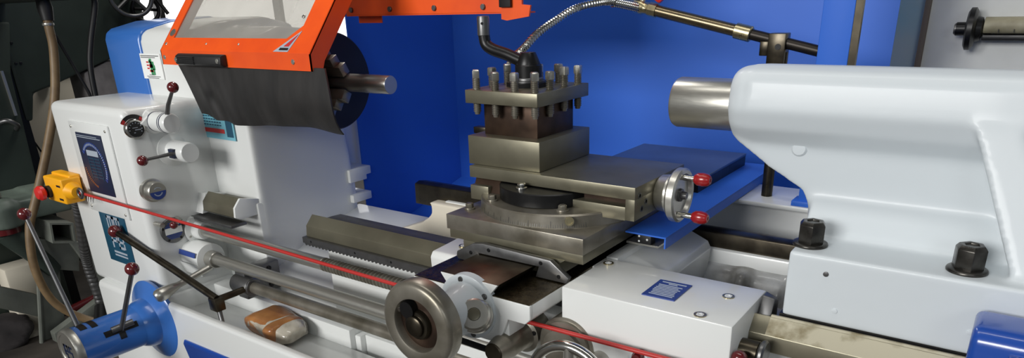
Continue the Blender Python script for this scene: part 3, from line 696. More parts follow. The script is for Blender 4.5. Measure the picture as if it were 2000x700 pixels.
# ------------------------------------------------------------------ cross slide with swivel base
X = thing('cross_slide', 'square ground steel cross slide carrying a round swivel base', 'cross slide', (-.745, 1.2, .97))
part('slide_body', box(B(), -.904, -.590, 1.014, 1.50, 1.000, 1.0195), 'steel_olive', X, bev=.001)
part('slide_plate', box(B(), -.908, -.588, 1.010, 1.50, 1.019, 1.050), 'steel', X, bev=.0012)
bm = B(); prism(bm, [(-.868, 1.001), (-.868, .975), (-.830, .968), (-.66, .968), (-.632, .975), (-.645, .99), (-.628, 1.001)], 'y', 1.012, 1.48); part('slide_gib', bm, 'steel_olive', X, bev=.001)
bm = B(); rev(bm, (-.742, 1.185, 1.049), (0, 0, 1), [(0, .168), (.001, .170), (.002, .168), (.024, .166), (.027, .163), (.027, 0)], 96)
sw = part('swivel_base', bm, 'steel', X)
bm = B()
for i in range(56):
    t = math.radians(-125 + i * 1.5); d = Vector((math.cos(t), math.sin(t), 0)); s = Vector((-d.y, d.x, 0)) * .0003
    c = Vector((-.742, 1.185, 0)) + d * .1672; h = .012 if i % 10 == 0 else .009 if i % 5 == 0 else .006
    hexa(bm, [c - s + Vector((0, 0, 1.052)), c + s + Vector((0, 0, 1.052)), c + s + Vector((0, 0, 1.052 + h)), c - s + Vector((0, 0, 1.052 + h))], [c + d * .0014 - s + Vector((0, 0, 1.052)), c + d * .0014 + s + Vector((0, 0, 1.052)), c + d * .0002 + s + Vector((0, 0, 1.052 + h)), c + d * .0002 - s + Vector((0, 0, 1.052 + h))])
part('degree_scale', bm, 'gunmetal', sw)
for c in ((-.828, 1.062, 1.076), (-.668, 1.070, 1.076)): hexbolt(X, c, (0, 0, 1), .0085, .012, m='steel')
hexbolt(X, (-.888, 1.062, 1.0505), (0, 0, 1), .0085, .012, m='steel')
bm = B(); d = Vector((.55, -.83, .12)); rev(bm, (-.742 + .1665 * .55 + .012, 1.185 - .1665 * .83, 1.066), d, [(-.004, .0085), (.002, .0085), (.002, .0055), (0, .0055), (0, 0)], 20); part('oil_nipple', bm, 'brass', X)

# ------------------------------------------------------------------ compound slide
Z = thing('compound_slide', 'flat ground steel top slide with handwheel and two red grips', 'top slide', (-.73, 1.209, 1.076))
part('slide_top', box(B(), -.915, -.534, 1.100, 1.318, 1.106, 1.130), 'steel_olive', Z, bev=.0012)
bm = B(); box(bm, -.553, -.534, 1.100, 1.318, 1.067, 1.1075); box(bm, -.679, -.5525, 1.100, 1.150, 1.066, 1.0915); box(bm, -.679, -.5525, 1.1505, 1.3175, 1.068, 1.1075)
# slot: set-back wall behind the front rail
part('slide_end', bm, 'steel_olive', Z, bev=.001)
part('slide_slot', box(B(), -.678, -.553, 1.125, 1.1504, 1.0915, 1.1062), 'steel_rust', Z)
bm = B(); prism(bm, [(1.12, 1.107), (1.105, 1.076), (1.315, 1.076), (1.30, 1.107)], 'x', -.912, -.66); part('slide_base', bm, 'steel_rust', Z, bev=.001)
part('gib_block', box(B(), -.913, -.866, 1.098, 1.16, 1.060, 1.090), 'steel_olive', Z, bev=.001)
part('pivot_plate', rev(B(), (-.750, 1.150, 1.0765), (0, 0, 1), [(0, .098), (.001, .100), (.025, .100), (.027, .098), (.027, 0)], 72), 'black', Z)
hexbolt(Z, (-.770, 1.082, 1.1035), (0, 0, 1), .0085, .011, m='chrome')
for y, z in ((1.118, 1.112), (1.128, 1.085), (1.145, 1.095), (1.30, 1.112)):
    bm = B(); rev(bm, (-.534, y, z), (1, 0, 0), [(-.001, .006), (.0012, .006), (.0012, .0035), (0, .0035), (0, 0)], 18); part('grub_screw', bm, 'gunmetal', Z)
yc, zc = 1.205, 1.098
part('index_dial', rev(B(), (-.534, yc, zc), (1, 0, 0), [(0, .030), (.004, .034), (.020, .036), (.022, .038), (.028, .038), (.028, 0)], 56), 'aluminium', Z)
bm = B(); rev(bm, (-.506, yc, zc), (1, 0, 0), [(0, .040), (.002, .047), (.006, .051), (.018, .051), (.021, .047), (.020, .041), (.013, .038), (.012, 0)], 56)
hw = part('slide_handwheel', bm, 'aluminium', Z, label='small polished handwheel with two red grips')
part('wheel_nut', rev(B(), (-.495, yc, zc), (1, 0, 0), [(0, .013), (.006, .012), (.007, .008), (.016, .0065), (.016, 0)], 20), 'gunmetal', hw)
for dy, dz in ((-.006, .036), (-.005, -.036)):
    bm = B(); cyl(bm, (-.492, yc + dy, zc + dz), (1, 0, 0), .0055, 0, .028, 18)
    gr = part('crank_stem', bm, 'chrome', hw)
    part('crank_grip', rev(B(), (-.464, yc + dy, zc + dz), (1, 0, 0), [(0, .0075), (.006, .0115), (.016, .0125), (.026, .0105), (.030, .007), (.030, .0035), (.0285, .003), (.0285, 0)], 24), 'red_knob', gr, label='red grip')

# ------------------------------------------------------------------ tool post
TP = thing('tool_post', 'four way steel tool post with twelve square head screws on a block', 'tool post', (-.838, 1.21, 1.13))
part('riser_block', box(B(), -.926, -.748, 1.114, 1.309, 1.1305, 1.1895), 'steel_olive', TP, bev=.0012)
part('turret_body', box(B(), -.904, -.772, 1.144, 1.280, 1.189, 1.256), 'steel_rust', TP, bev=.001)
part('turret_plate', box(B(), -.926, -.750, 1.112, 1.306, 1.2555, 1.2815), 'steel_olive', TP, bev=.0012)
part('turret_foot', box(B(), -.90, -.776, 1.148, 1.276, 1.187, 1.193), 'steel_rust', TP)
xs = [-.909 + i * .0475 for i in range(4)]; ys = [1.129 + i * .0535 for i in range(4)]
for i, x in enumerate(xs):
    for j, y in enumerate(ys):
        if 0 < i < 3 and 0 < j < 3: continue
        h = random.uniform(-.003, .003)
        bm = B(); prof = [(0, .0052), (.006, .0062)]; t = .006
        while t < .071: prof += [(t, .0080), (t + .0012, .0080), (t + .0020, .0066), (t + .0028, .0066)]; t += .0035
        prof += [(t, .0060), (t, 0)]
        rev(bm, (x, y, 1.231 + h), (0, 0, 1), prof, 16)
        a = random.uniform(0, 1.5); hh = 1.231 + h + t
        sc = part('clamp_screw', bm, 'steel', TP, sharp=25)
        bm = B(); rev(bm, (x, y, hh - .001), (0, 0, 1), [(0, .0098), (.014, .0098), (.0165, .0078), (.0165, 0)], 4, a); part('square_head', bm, 'satin', sc, bev=.0008, sharp=25)
bm = B(); rev(bm, (-.836, 1.21, 1.281), (0, 0, 1), [(0, .040), (.010, .040), (.011, .030), (.016, .026), (.018, .0255), (.019, .0275), (.042, .0275), (.044, .0255)], 40)
rev(bm, (-.836, 1.21, 1.281), (0, 0, 1), [(.0, .046), (.009, .046), (.010, .040)], 6)
cl = part('clamp_hub', bm, 'black', TP, label='black clamp hub')
part('hub_ring', rev(B(), (-.836, 1.21, 1.292), (0, 0, 1), [(0, .0295), (.002, .0305), (.006, .0305), (.008, .0290), (.008, 0)], 40), 'gunmetal', cl)
part('hub_cone', rev(B(), (-.836, 1.21, 1.324), (0, 0, 1), [(0, .0245), (.002, .0245), (.021, .0165), (.024, .0145), (.0245, 0)], 40), 'black', cl)
part('hub_flange', rev(B(), (-.836, 1.21, 1.2815), (0, 0, 1), [(0, .034), (.012, .034), (.013, .03)], 36), 'gunmetal', cl)
lv = part('clamp_lever', tube(B(), [(-.850, 1.206, 1.331), (-.885, 1.205, 1.343), (-.920, 1.205, 1.352), (-.938, 1.205, 1.362), (-.943, 1.205, 1.378), (-.944, 1.205, 1.395)], [.0100, .0102, .0102, .0098, .0092, .0088], 16, 4, None) if False else tube(B(), [(-.850, 1.206, 1.331), (-.885, 1.205, 1.343), (-.920, 1.205, 1.352), (-.938, 1.205, 1.362), (-.943, 1.205, 1.378), (-.944, 1.205, 1.395)], .0122, 16, 5), 'black', TP)
part('lever_end', rev(B(), (-.944, 1.205, 1.384), (0, 0, 1), [(-.004, .0120), (-.003, .0128), (.030, .0128), (.034, .0115), (.0345, 0)], 28), 'gunmetal', lv)
part('lever_hole', cyl(B(), (-.9375, 1.1925, 1.404), (.5, -.86, 0), .0028, -.001, .0012, 14), 'black', lv)
part('detent_block', box(B(), -.972, -.938, 1.19, 1.21, 1.178, 1.192), 'steel_dark', TP, bev=.001)
part('detent_arm', box(B(), -.94, -.90, 1.192, 1.208, 1.181, 1.190), 'steel_dark', TP)

# ------------------------------------------------------------------ rear covers of the cross slide
F = thing('slide_cover', 'blue folded sheet channel and flat plate behind the cross slide', 'cover', (-.7, 1.5, 1.0))
part('cover_plate', box(B(), -.868, -.572, 1.505, 1.832, 1.046, 1.052), 'cover_steel', F, bev=.001, label='flat blue grey steel plate')
part('plate_side', box(B(), -.586, -.573, 1.505, 1.83, 1.021, 1.046), 'black', F)
bm = B(); box(bm, -.587, -.502, 1.172, 1.86, 1.018, 1.021); box(bm, -.505, -.502, 1.172, 1.86, .998, 1.0185)
part('channel', bm, 'panel', F, label='bright blue folded channel')
sw = part('limit_switch', box(B(), -.565, -.535, 1.178, 1.20, .998, 1.0178), 'black_plastic', F, bev=.001)
for x, z in ((-.560, 1.013), (-.560, 1.003), (-.543, 1.008)): screw(sw, (x, 1.178, z), (0, -1, 0), .0022, .001, m='label_white')
part('switch_bracket', box(B(), -.588, -.520, 1.180, 1.235, .994, .998), 'satin', F)

# ------------------------------------------------------------------ tailstock
A = thing('tailstock', 'large pale grey cast tailstock with bare steel quill on the bed', 'tailstock', (-.1, 1.25, .962))
bm = B()
bar = [(1.195, 1.3385), (1.174, 1.331), (1.162, 1.316), (1.155, 1.268), (1.168, 1.238), (1.198, 1.208), (1.32, 1.208), (1.37, 1.264), (1.35, 1.30), (1.29, 1.330), (1.24, 1.3355)]
prism(bm, bar, 'x', -.372, .45)
for sc_, xx in ((.965, -.388), (.92, -.398), (.84, -.407)):
    prism(bm, [(1.255 + (y - 1.255) * sc_, 1.262 + (z - 1.262) * sc_) for y, z in bar], 'x', xx, -.36)
neck = [(-.392, 1.24), (-.398, 1.212), (-.336, 1.170), (-.275, 1.136), (-.264, 1.112), (-.262, 1.08), (-.258, 1.05), (.45, 1.05), (.45, 1.25)]
prism(bm, neck, 'y', 1.198, 1.335)
prism(bm, [(1.20, 1.135), (1.182, 1.112), (1.162, 1.086), (1.15, 1.062), (1.36, 1.062), (1.335, 1.12)], 'x', -.258, .45)
box(bm, -.252, .45, 1.066, 1.50, .965, 1.074)
for x0t, x1t, x0b, x1b in ((-.052, .004, .034, .125), (.25, .30, .30, .36)):
    hexa(bm, [(x0t, 1.152, 1.268), (x1t, 1.152, 1.268), (x1t, 1.25, 1.268), (x0t, 1.25, 1.268)], [(x0b, 1.085, 1.068), (x1b, 1.085, 1.068), (x1b, 1.25, 1.068), (x0b, 1.25, 1.068)])
part('tailstock_body', bm, 'white_cast_dim', A, remesh=.004, it=18)
bm = B(); rev(bm, (-.40, 1.26, 1.2605), (-1, 0, 0), [(0, .0455), (.126, .0455), (.131, .043), (.132, .020), (.10, .016), (.10, 0)], 64)
part('quill', bm, 'satin', A)
part('quill_plug', rev(B(), (-.288, 1.197, 1.206), (0, -1, 0), [(-.01, .0135), (.0, .013), (.003, .010), (.003, 0)], 28), 'white_cast_dim', A)
for x, y in ((-.233, 1.112), (-.021, 1.107)):
    bm = B(); rev(bm, (x, y, 1.074), (0, 0, 1), [(-.001, .0255), (.002, .0265), (.0045, .0255), (.006, .021)], 36); rev(bm, (x, y, 1.074), (0, 0, 1), [(.004, .0208), (.034, .0208), (.0395, .0165), (.0395, .010), (.037, .0095), (.037, 0)], 6, .25)
    part('clamp_nut', bm, 'nut', A, bev=.0008, sharp=28, label='dark hexagon clamp nut')
for x, z in ((-.195, 1.047), (-.175, .99), (.012, 1.02), (.0, 1.0)):
    bm = B(); rev(bm, (x, 1.0655, z), (0, -1, 0), [(-.004, .0042), (.0008, .004), (.0012, .002), (.0012, 0)], 16); part('grub_screw', bm, 'white_cast_dim' if z < 1.04 else 'gunmetal', A)
part('base_wiper', box(B(), -.256, .45, 1.070, 1.45, .958, .966), 'black', A)
# pale upper face of the way beside the tailstock
bm = B(); prism(bm, [(1.066, .9625), (1.062, .9628), (1.036, .9378), (1.0405, .9372)], 'x', -.266, .9); part('way_strip', bm, 'steel_mottled', L, label='pale stained flank of the front way')

bm = B(); prism(bm, [(1.05, .90), (1.022, .90), (.985, .93), (.970, .985), (.975, 1.032), (.990, 1.044), (1.05, 1.044), (1.062, 1.03), (1.062, .972), (1.03, .936)], 'x', .002, .16)
D = thing('bed_stop', 'dark blue painted clamp block gripping the front way, lower right corner', 'clamp', (.08, 1.02, .90))
part('clamp_body', bm, 'blue_deep', D, bev=.009, seg=3)
part('clamp_recess', box(B(), .045, .13, .966, .973, .955, 1.02), 'blue_deep', D, bev=.002)
bm = B(); rev(bm, (.072, .966, .985), (0, -1, 0), [(0, .0085), (.004, .0085), (.004, .005), (.002, .005), (.002, 0)], 20); part('cap_screw', bm, 'gunmetal', D)

# ------------------------------------------------------------------ splash guard behind the lathe
H = thing('splash_guard', 'tall blue sheet metal splash guard standing behind the bed', 'splash guard', (-1.0, 2.05, 0))
bm = B(); box(bm, -1.75, -.30, 2.05, 2.054, .62, 2.3); part('back_panel', bm, 'panel', H)
part('end_panel', box(B(), -1.752, -1.748, 1.548, 2.052, .62, 2.3), 'panel', H)
part('base_trough', hexa(B(), [(-1.75, 1.5, .66), (-.2, 1.5, .66), (-.2, 2.05, .80), (-1.75, 2.05, .80)], [(-1.75, 1.5, .665), (-.2, 1.5, .665), (-.2, 2.05, .805), (-1.75, 2.05, .805)]), 'panel', H)
for x in (-1.6, -.1): part('guard_leg', box(B(), x, x + .06, 1.99, 2.048, 0, .80), 'panel', H)
part('guard_post', box(B(), -.373, -.312, 1.596, 1.612, 1.006, 2.3), 'panel', H, bev=.002)
part('post_foot', box(B(), -.386, -.29, 1.590, 1.64, .9965, 1.008), 'panel', H, bev=.001)
part('post_dark_side', box(B(), -.312, -.298, 1.598, 1.612, 1.006, 2.3), 'steel_dark', H)  # added thin strip drawn as the post's dark side, not a bracket

# ------------------------------------------------------------------ coolant pipe
W = thing('coolant_pipe', 'bronze coolant pipe with ball valve and shiny flexible hose on a post', 'coolant pipe', (-.458, 1.65, .996))
def pp(x): return (x, 1.65, 1.4185 - (x + .793) * .228)
part('mounting_post', cyl(B(), (-.458, 1.65, .992), (0, 0, 1), .0125, 0, .33, 20), 'steel_dark', W)
bm = B(); box(bm, -.487, -.449, 1.632, 1.668, 1.296, 1.362); box(bm, -.506, -.487, 1.638, 1.662, 1.314, 1.345)
part('pipe_clamp', bm, 'steel_dark', W, bev=.002)
part('clamp_bolt', cyl(B(), (-.464, 1.632, 1.334), (0, -1, 0), .0065, -.001, .0015, 16), 'black', W)
part('rigid_pipe', tube(B(), [pp(-.765), pp(-.545)], .0135, 20), 'pipe', W)
part('pipe_coupling', tube(B(), [pp(-.568), pp(-.566), pp(-.532), pp(-.530)], [.014, .0175, .0175, .015], 20), 'brass', W)
part('rigid_pipe', tube(B(), [pp(-.532), pp(-.352)], .0118, 20), 'pipe_dark', W)
bm = B(); tube(bm, [pp(-.832), pp(-.822), pp(-.82), pp(-.80), pp(-.796), pp(-.784), pp(-.782), pp(-.762)], [.013, .014, .017, .017, .014, .014, .0165, .0165], 8)
vb = part('ball_valve', bm, 'brass', W, bev=.0)
part('valve_stem', cyl(B(), pp(-.80), (0.05, 0, 1), .006, .012, .034, 12), 'satin', vb)
part('valve_handle', tube(B(), [(-.80, 1.648, 1.452), (-.775, 1.648, 1.449), (-.755, 1.648, 1.438), (-.750, 1.648, 1.433)], [.006, .007, .0095, .006], 12), 'red', vb, label='red plastic valve handle')
path = smooth_path([(-.806, 1.65, 1.4185), (-.822, 1.61, 1.427), (-.838, 1.565, 1.4345), (-.855, 1.525, 1.434), (-.880, 1.47, 1.424), (-.891, 1.40, 1.401), (-.899, 1.34, 1.377), (-.907, 1.29, 1.345), (-.914, 1.272, 1.334)], 24)
bm = B(); nP = len(path); tube(bm, path, .0085, 14, 0, lambda i, n: .0092 if i % 3 else .0078)
part('flexible_hose', bm, 'chrome', W, sharp=20, label='shiny ribbed metal hose')
part('hose_ferrule', tube(B(), path[4:48], .011, 16, 0, lambda i, n: .0116 if i % 3 else .0100), 'chrome', W, sharp=20)
part('nozzle', tube(B(), [(-.912, 1.276, 1.338), (-.918, 1.265, 1.326), (-.924, 1.258, 1.318)], [.0066, .0055, .0040], 12), 'satin', W)

# ------------------------------------------------------------------ emergency stop, cord, parcel
E = thing('emergency_stop', 'yellow emergency stop box with red mushroom button on the gear box', 'emergency stop', (-2.30, .86, .935))
bm = B(); box(bm, -2.352, -2.232, .825, .880, .925, 1.000); box(bm, -2.36, -2.24, .853, .885, .99, 1.006)
eb = part('stop_housing', bm, 'yellow', E, bev=.005, seg=3)
part('cable_entry', rev(B(), (-2.235, .852, .962), (1, 0, -.05), [(0, .028), (.012, .022), (.028, .016), (.030, 0)], 24), 'yellow', E)
bm = B(); rev(bm, (-2.325, .827, .955), (0, -1, 0), [(0, .018), (.012, .018), (.013, .010), (.02, .010)], 24); part('button_collar', bm, 'black_plastic', E)
part('stop_button', rev(B(), (-2.325, .812, .955), (0, -1, 0), [(0, .012), (.006, .021), (.016, .022), (.024, .016), (.026, 0)], 28), 'red', E)
part('cord_eye', torus(B(), (-2.188, .852, .960), (0, 1, 0), .013, .0045, 24, 10), 'gunmetal', E)
bm = B(); rects(bm, (-2.30, .825, .955), ux, uy, [(.03, .055, .02, .026), (.03, .055, -.02, -.014)]); part('box_mark', bm, 'black_plastic', E)
bm = B(); tube(bm, [(-2.178, .857, .959), (-2.15, .859, .957), (-1.6, .893, .933), (-1.1, .922, .910), (-.70, .930, .904), (-.30, .930, .908), (.35, .930, .913)], .0042, 10, 4)
one('pull_cord', bm, 'red_cord', 'thin red emergency pull cord stretched along the whole lathe front', 'cord')
bm = B()
for i in range(3): tube(bm, [(-2.158 + i * .014, .858, .957), (-2.156 + i * .014, .854, .940)], .0016, 6)
part('cord_clip', bm, 'gunmetal', E)
PK = thing('wrapped_parcel', 'small brown taped parcel in clear film lying in the chip tray', 'parcel', (-1.535, .985, .633))
def blob(bm, c, s, n=18, amp=.08, seed=1, pw=.55):
    rnd = random.Random(seed); ph = [rnd.uniform(0, 6.28) for _ in range(6)]
    rings = []
    f = lambda t: math.copysign(abs(t) ** pw, t)
    for i in range(n + 1):
        th = PI * i / n; row = []
        for j in range(2 * n):
            p = 2 * PI * j / (2 * n)
            d = Vector((f(math.sin(th)) * f(math.cos(p)), f(math.sin(th)) * f(math.sin(p)), f(math.cos(th))))
            k = 1 + amp * math.sin(3 * p + ph[0] + 2 * th) + amp * .5 * math.sin(7 * p + ph[1]) * math.sin(5 * th + ph[2])
            row.append(bm.verts.new((c[0] + d.x * s[0] * k, c[1] + d.y * s[1] * k, c[2] + d.z * s[2])))
        rings.append(row)
    for i in range(n):
        for j in range(2 * n):
            bm.faces.new((rings[i][j], rings[i + 1][j], rings[i + 1][(j + 1) % (2 * n)], rings[i][(j + 1) % (2 * n)]))
    bmesh.ops.remove_doubles(bm, verts=bm.verts[:], dist=1e-5)
    return bm
rot = Matrix.Translation((-1.505, .975, .633)) @ Matrix.Rotation(math.radians(-4), 4, 'Z')
def place(bm): bmesh.ops.transform(bm, matrix=rot, verts=bm.verts[:]); return bm
part('parcel_body', place(blob(B(), (0, 0, .026), (.098, .052, .027), 20, .07, 2, .6)), 'film', PK, sharp=80, label='crinkled clear film')
part('tape_band', place(blob(B(), (-.026, .002, .0262), (.064, .0535, .0285), 20, .07, 2, .5)), 'tape', PK, sharp=80, label='brown packing tape')
part('tape_band', place(blob(B(), (.040, -.006, .0258), (.024, .0530, .0278), 16, .05, 5, .45)), 'tape', PK, sharp=80, label='brown packing tape')

# ------------------------------------------------------------------ left background machines
MG = thing('green_machine', 'tall dark green machine tool standing behind the lathe at far left', 'machine', (-4.1, 1.6, 0))
bm = B(); prism(bm, [(.6, 0), (1.305, 0), (1.305, .62), (1.33, 1.2), (1.385, 1.42), (.6, 1.42)], 'x', -4.5, -3.80)
part('cabinet', bm, 'green', MG, bev=.01)
bm = B(); prism(bm, [(1.345, .98), (1.375, .975), (1.41, 1.10), (1.50, 1.125), (1.80, 1.225), (2.02, 1.30), (2.02, 2.2), (1.345, 2.2)], 'x', -4.2, -3.83)
part('column', bm, 'green', MG, bev=.012)
bm = B(); box(bm, -4.6, -2.96, .60, 1.40, 1.497, 2.2); part('head', bm, 'green', MG, bev=.01)
part('gap_shade', box(B(), -4.5, -3.84, 1.300, 1.36, 0, 1.42), 'black', MG)  # black filler stands in for the shade between cabinet and column
bm = B(); tube(bm, [(-3.80, 1.225, .992), (-3.77, 1.25, 1.0), (-3.77, 1.282, .975), (-3.80, 1.285, .955)], .011, 12, 4); part('door_handle', bm, 'gunmetal', MG)
part('chrome_strip', hexa(B(), [(-3.80, 1.287, 1.215), (-3.80, 1.297, 1.215), (-3.80, 1.302, 1.015), (-3.80, 1.292, 1.015)], [(-3.79, 1.287, 1.215), (-3.79, 1.297, 1.215), (-3.79, 1.302, 1.015), (-3.79, 1.292, 1.015)]), 'satin', MG)
for y, z in ((1.36, 1.33), (1.376, 1.33), (1.37, 1.24), (1.39, 1.24)): screw(MG, (-3.83, y, z), (1, 0, 0), .006, .004, m='black')
bm = B(); torus(bm, (-3.72, 1.915, 1.52), (1, -.25, 0), .095, .011, 48, 12)
hw = part('machine_handwheel', bm, 'gunmetal', MG, label='spoked steel handwheel')
for a in (40, 130, 220, 310):
    t = math.radians(a); part('wheel_spoke', tube(B(), [(-3.72, 1.915, 1.52), (-3.72 + .022 * math.cos(t), 1.915 + .09 * math.cos(t), 1.52 + .09 * math.sin(t))], .009, 8), 'gunmetal', hw)
part('wheel_hub', cyl(B(), (-3.72, 1.915, 1.52), (1, -.25, 0), .022, -.14, .03, 20), 'gunmetal', hw)
bm = B(); torus(bm, (-3.80, 2.02, 1.455), (1, -.3, .1), .062, .010, 36, 10)
hw = part('small_handwheel', bm, 'black', MG)
part('wheel_spoke', tube(B(), [(-3.80, 1.96, 1.46), (-3.80, 2.08, 1.45)], .008, 8), 'black', hw)
part('wheel_handle', tube(B(), [(-3.77, 2.05, 1.54), (-3.72, 2.09, 1.43)], .010, 8), 'black', hw)
# grey casting and things behind the machine, seen in the gap
one('iron_casting', prism(B(), [(1.66, 0), (1.66, 1.17), (1.78, 1.215), (1.95, 1.215), (1.95, 0)], 'x', -4.02, -3.84), 'mauve', 'mauve grey iron casting just left of the blue headstock cover', 'casting', bev=.006)
cb = thing('white_cabinet', 'cream white cupboard in the gap behind the yellow stop box', 'cabinet', (-4.7, 1.6, 0))
part('cupboard_body', box(B(), -5.0, -4.65, 1.40, 2.05, 0, 1.12), 'cream', cb, bev=.004)
part('cupboard_top', box(B(), -5.02, -4.63, 1.38, 2.07, 1.12, 1.14), 'black_plastic', cb)
part('cupboard_knob', ball(B(), (-4.63, 1.78, 1.08), .03), 'black', cb)
bm = B(); tube(bm, [(-4.63, 1.62, .98), (-4.62, 1.60, .86), (-4.62, 1.64, .74), (-4.62, 1.66, .68)], .005, 8, 5); part('cable', bm, 'black', cb)
# vise / casting on stand
V = thing('green_vise', 'grey green cast bench vise body left of the tan hose', 'vise', (-3.6, 1.15, .6))
bm = B(); box(bm, -3.80, -3.50, .85, 1.315, .60, .69); box(bm, -3.78, -3.56, 1.20, 1.37, .60, .70)
rev(bm, (-3.52, 1.04, .59), (0, 0, 1), [(0, .075), (.09, .075), (.12, .05), (.13, 0)], 28)
part('vise_body', bm, 'green_light', V, remesh=.008, it=6)
part('vise_ring', cyl(B(), (-3.52, 1.03, .565), (0, 0, 1), .062, 0, .03, 28), 'maroon', V)
part('vise_screw', tube(B(), [(-3.52, 1.03, .57), (-3.53, 1.14, .40), (-3.55, 1.18, .34)], [.05, .04, .04], 18), 'green', V)
part('vise_cap', cyl(B(), (-3.52, 1.04, .72), (0, 0, 1), .02, 0, .02, 12), 'satin', V)
T2 = thing('machine_stand', 'grey steel trestle stand with square tube end and splayed legs', 'stand', (-3.55, 1.2, 0))
def sqtube(bm, c, u, v, w, a, t, l):
    c, u, v, w = map(Vector, (c, u, v, w))
    for p0, p1, q0, q1 in ((-a, a, a - t, a), (-a, a, -a, -a + t), (-a, -a + t, -a + t, a - t), (a - t, a, -a + t, a - t)):
        q = [c + u * x + v * y for x, y in ((p0, q0), (p1, q0), (p1, q1), (p0, q1))]
        hexa(bm, q, [k + w * l for k in q])
bm = B(); sqtube(bm, (-3.44, 1.225, .520), (.0, 1, -.28), (0, .1, .98), (-1, 0, 0.05), .048, .008, .25); part('square_tube', bm, 'grey_stand', T2)
part('bore_shade', box(B(), -3.62, -3.60, 1.18, 1.27, .475, .56), 'black', T2)  # black plug stands in for the shade inside the tube
def plank(bm, a, b, w, n, th):
    a, b, w, n = Vector(a), Vector(b), Vector(w), Vector(n).normalized() * th
    return hexa(bm, [a - w, a + w, b + w, b - w], [a - w + n, a + w + n, b + w + n, b - w + n])
bm = B(); hexa(bm, [(-3.52, 1.150, .50), (-3.52, 1.31, .44), (-3.52, 1.275, .30), (-3.52, 1.135, .36)], [(-3.56, 1.150, .50), (-3.56, 1.31, .44), (-3.56, 1.275, .30), (-3.56, 1.135, .36)])
part('stand_gusset', bm, 'grey_stand', T2, bev=.003)
bm = B(); hexa(bm, [(-3.52, 1.14, .50), (-3.52, 1.215, .46), (-3.58, 1.165, 0), (-3.58, 1.06, 0)], [(-3.56, 1.14, .50), (-3.56, 1.215, .46), (-3.62, 1.165, 0), (-3.62, 1.06, 0)]); part('stand_leg', bm, 'grey_stand', T2, bev=.003)
bm = B(); hexa(bm, [(-3.50, 1.26, .46), (-3.50, 1.31, .44), (-3.50, 1.46, .04), (-3.50, 1.40, .04)], [(-3.54, 1.26, .46), (-3.54, 1.31, .44), (-3.54, 1.46, .0), (-3.54, 1.40, .0)]); part('stand_leg', bm, 'grey_stand', T2, bev=.003)
part('leg_edge', tube(B(), [(-3.51, 1.135, .50), (-3.57, 1.05, .0)], .010, 8), 'grey_stand', T2)
bm = B(); hexa(bm, [(-3.56, .86, .39), (-3.56, 1.09, .235), (-3.56, 1.075, .125), (-3.56, .86, .28)], [(-3.60, .86, .39), (-3.60, 1.09, .235), (-3.60, 1.075, .125), (-3.60, .86, .28)]); part('stand_brace', bm, 'grey_stand', T2, bev=.003)
bm = B(); hexa(bm, [(-3.50, 1.09, .0), (-3.50, 1.50, .16), (-3.50, 1.50, .21), (-3.50, 1.09, .05)], [(-3.55, 1.09, .0), (-3.55, 1.50, .16), (-3.55, 1.50, .21), (-3.55, 1.09, .05)]); part('foot_rail', bm, 'grey_stand', T2, bev=.003)
# things on the floor
bm = B(); blob(bm, (-3.70, .93, .06), (.09, .13, .09), 20, .2, 9, .8); one('crumpled_sheet', bm, 'cloth', 'crumpled dark cloth lying on the oily floor by the stand', 'cloth', sharp=60)
one('pale_box', box(B(), -3.78, -3.66, 1.02, 1.20, .0, .36), 'cream', 'pale yellow box on the floor behind the trestle stand', 'box', bev=.01)
one('red_bar', tube(B(), [(-3.69, 1.22, .06), (-3.67, 1.50, .11)], .022, 12), 'maroon', 'dark red bar lying low behind the trestle legs', 'bar')
# hoses and conduit
bm = B(); tube(bm, [(-3.003, 1.219, 1.44), (-3.0, 1.214, 1.40), (-3.0, 1.209, 1.318), (-3.0, 1.170, 1.154), (-3.0, 1.096, .973), (-3.0, 1.009, .792), (-3.0, .958, .683), (-3.0, .937, .521), (-3.0, .972, .366), (-2.95, 1.07, .262), (-2.85, 1.16, .24)], .0155, 16, 8)
hs = thing('air_hose', 'thick tan rubber hose hanging from the green machine head', 'hose', (-3.0, 1.2, 1.4))
part('hose_body', bm, 'hose', hs)
part('hose_end', tube(B(), [(-3.012, 1.222, 1.505), (-3.008, 1.221, 1.47), (-3.001, 1.217, 1.425)], [.022, .026, .020], 16), 'black_plastic', hs)
part('hose_clip', torus(B(), (-3.003, 1.2155, 1.413), (0, 0, 1), .016, .004, 24, 8, 1.6), 'satin', hs)
bm = B(); tube(bm, [(-3.0, 1.385, 1.51), (-3.0, 1.399, 1.48), (-3.0, 1.352, 1.35), (-3.0, 1.325, 1.25), (-3.0, 1.315, 1.10)], .011, 12, 6); one('black_cable', bm, 'black_plastic', 'thick black cable hanging down left of the blue headstock cover', 'cable')
bm = B(); tube(bm, [(-3.02, 1.222, 1.42), (-3.0, 1.294, 1.163), (-3.0, 1.31, 1.08)], .006, 10); one('slender_wire', bm, 'black_plastic', 'slender black wire slanting from the tan hose end towards the gear box', 'wire')
bm = B(); P = smooth_path([(-2.36, .90, .93), (-2.40, .915, .85), (-2.46, .925, .72), (-2.50, .936, .643), (-2.51, .946, .524), (-2.51, .948, .40)], 22); tube(bm, P, .012, 12, 0, lambda i, n: .0165 if i % 3 else .0145)
cd = thing('cable_conduit', 'ribbed dark grey conduit dropping from the yellow stop box', 'conduit', (-2.45, .93, .7))
part('conduit_body', bm, 'gunmetal', cd)
bm = B(); tube(bm, [(-2.47, .93, .50), (-2.43, .90, .46), (-2.36, .87, .47)], [.02, .022, .02], 14); part('conduit_elbow', bm, 'black', cd)

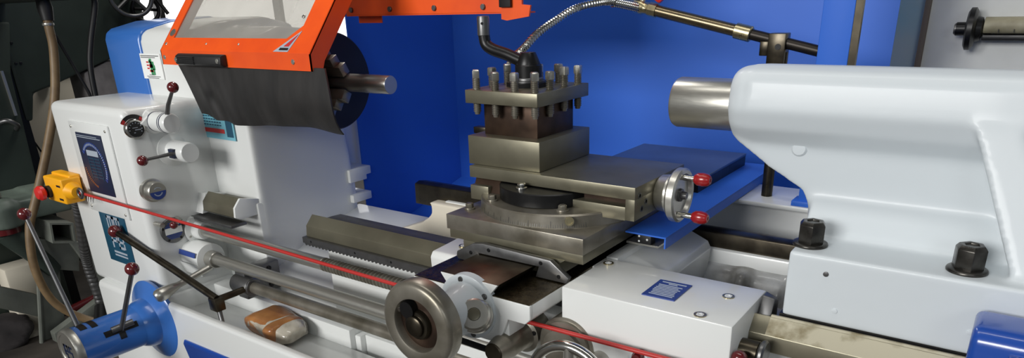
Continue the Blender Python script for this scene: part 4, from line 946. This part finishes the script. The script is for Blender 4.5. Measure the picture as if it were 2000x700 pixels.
# ------------------------------------------------------------------ right background machine
RM = thing('grey_machine', 'pale grey machine body behind the tailstock at upper right', 'machine', (.4, 2.8, 0))
part('machine_body', box(B(), -.285, 1.6, 2.45, 3.2, 0, 2.6), 'machine_grey', RM, bev=.01)
part('corner_panel', box(B(), -.375, -.290, 2.46, 3.2, 0, 2.6), 'machine_bluegrey', RM, bev=.006)
part('corner_edge_shade', box(B(), -.292, -.276, 2.435, 2.50, 0, 2.6), 'edge_shade', RM, bev=.004)
bm = B(); rev(bm, (-.165, 2.40, 1.333), (1, 0, 0), [(-.035, .018), (-.012, .018), (-.011, .046), (-.006, .056), (.006, .056), (.012, .046), (.014, .034), (.026, .03), (.03, .014), (.05, .014)], 40)
part('machine_knob', bm, 'black', RM)
part('knob_cap', cyl(B(), (-.205, 2.40, 1.333), (1, 0, 0), .016, 0, .012, 24, .003), 'gunmetal', RM)
bm = B(); box(bm, -.135, .5, 2.395, 2.47, 1.331, 1.357); rev(bm, (-.135, 2.40, 1.342), (1, 0, 0), [(0, .022), (.6, .022)], 28)
part('slide_sleeve', bm, 'olive_cast', RM, bev=.002)
part('sleeve_shadow_bar', box(B(), -.135, .5, 2.39, 2.46, 1.303, 1.318), 'black', RM, bev=.002)  # black bar drawn for the shadow under the sleeve
for x in (-.10, -.065, -.03): part('rail_mark', box(B(), x, x + .002, 2.376, 2.384, 1.325, 1.333), 'black', RM)

# ------------------------------------------------------------------ light
def area(name, loc, target, size, sy, e, col=(1, 1, 1)):
    d = bpy.data.lights.new(name, 'AREA'); d.shape = 'RECTANGLE'; d.size = size; d.size_y = sy; d.energy = e; d.color = col
    o = bpy.data.objects.new(name, d); COL.objects.link(o); o.location = loc
    o.rotation_euler = (Vector(target) - Vector(loc)).to_track_quat('-Z', 'Y').to_euler(); return o
area('window_light_front', (-1.9, -6.0, 3.3), (-1.3, 1.4, 1.0), 3.4, 1.8, 430, (1, .99, .97))
area('window_light_right', (2.6, -3.4, 2.8), (-1.0, 1.2, 1.0), 1.6, 1.2, 22, (.93, .97, 1))
area('ceiling_lamp_front', (-.6, .7, 3.6), (-.6, 1.0, 0), 3.2, .25, 20, (1, .98, .94))
area('fill_light_left', (-3.1, 2.6, 3.6), (-3.9, 1.6, 0), 2.4, .25, 44, (1, .98, .94))  # added fill to brighten the cupboard and stand, no known lamp there
wd = bpy.data.worlds.new('world'); S.world = wd; wd.use_nodes = True
bg = wd.node_tree.nodes['Background']; bg.inputs['Color'].default_value = (.85, .92, 1, 1); bg.inputs['Strength'].default_value = .15

S.view_settings.view_transform = 'Standard'; S.view_settings.look = 'None'
S.view_settings.gamma = 1; S.view_settings.exposure = 0; S.view_settings.use_curve_mapping = False
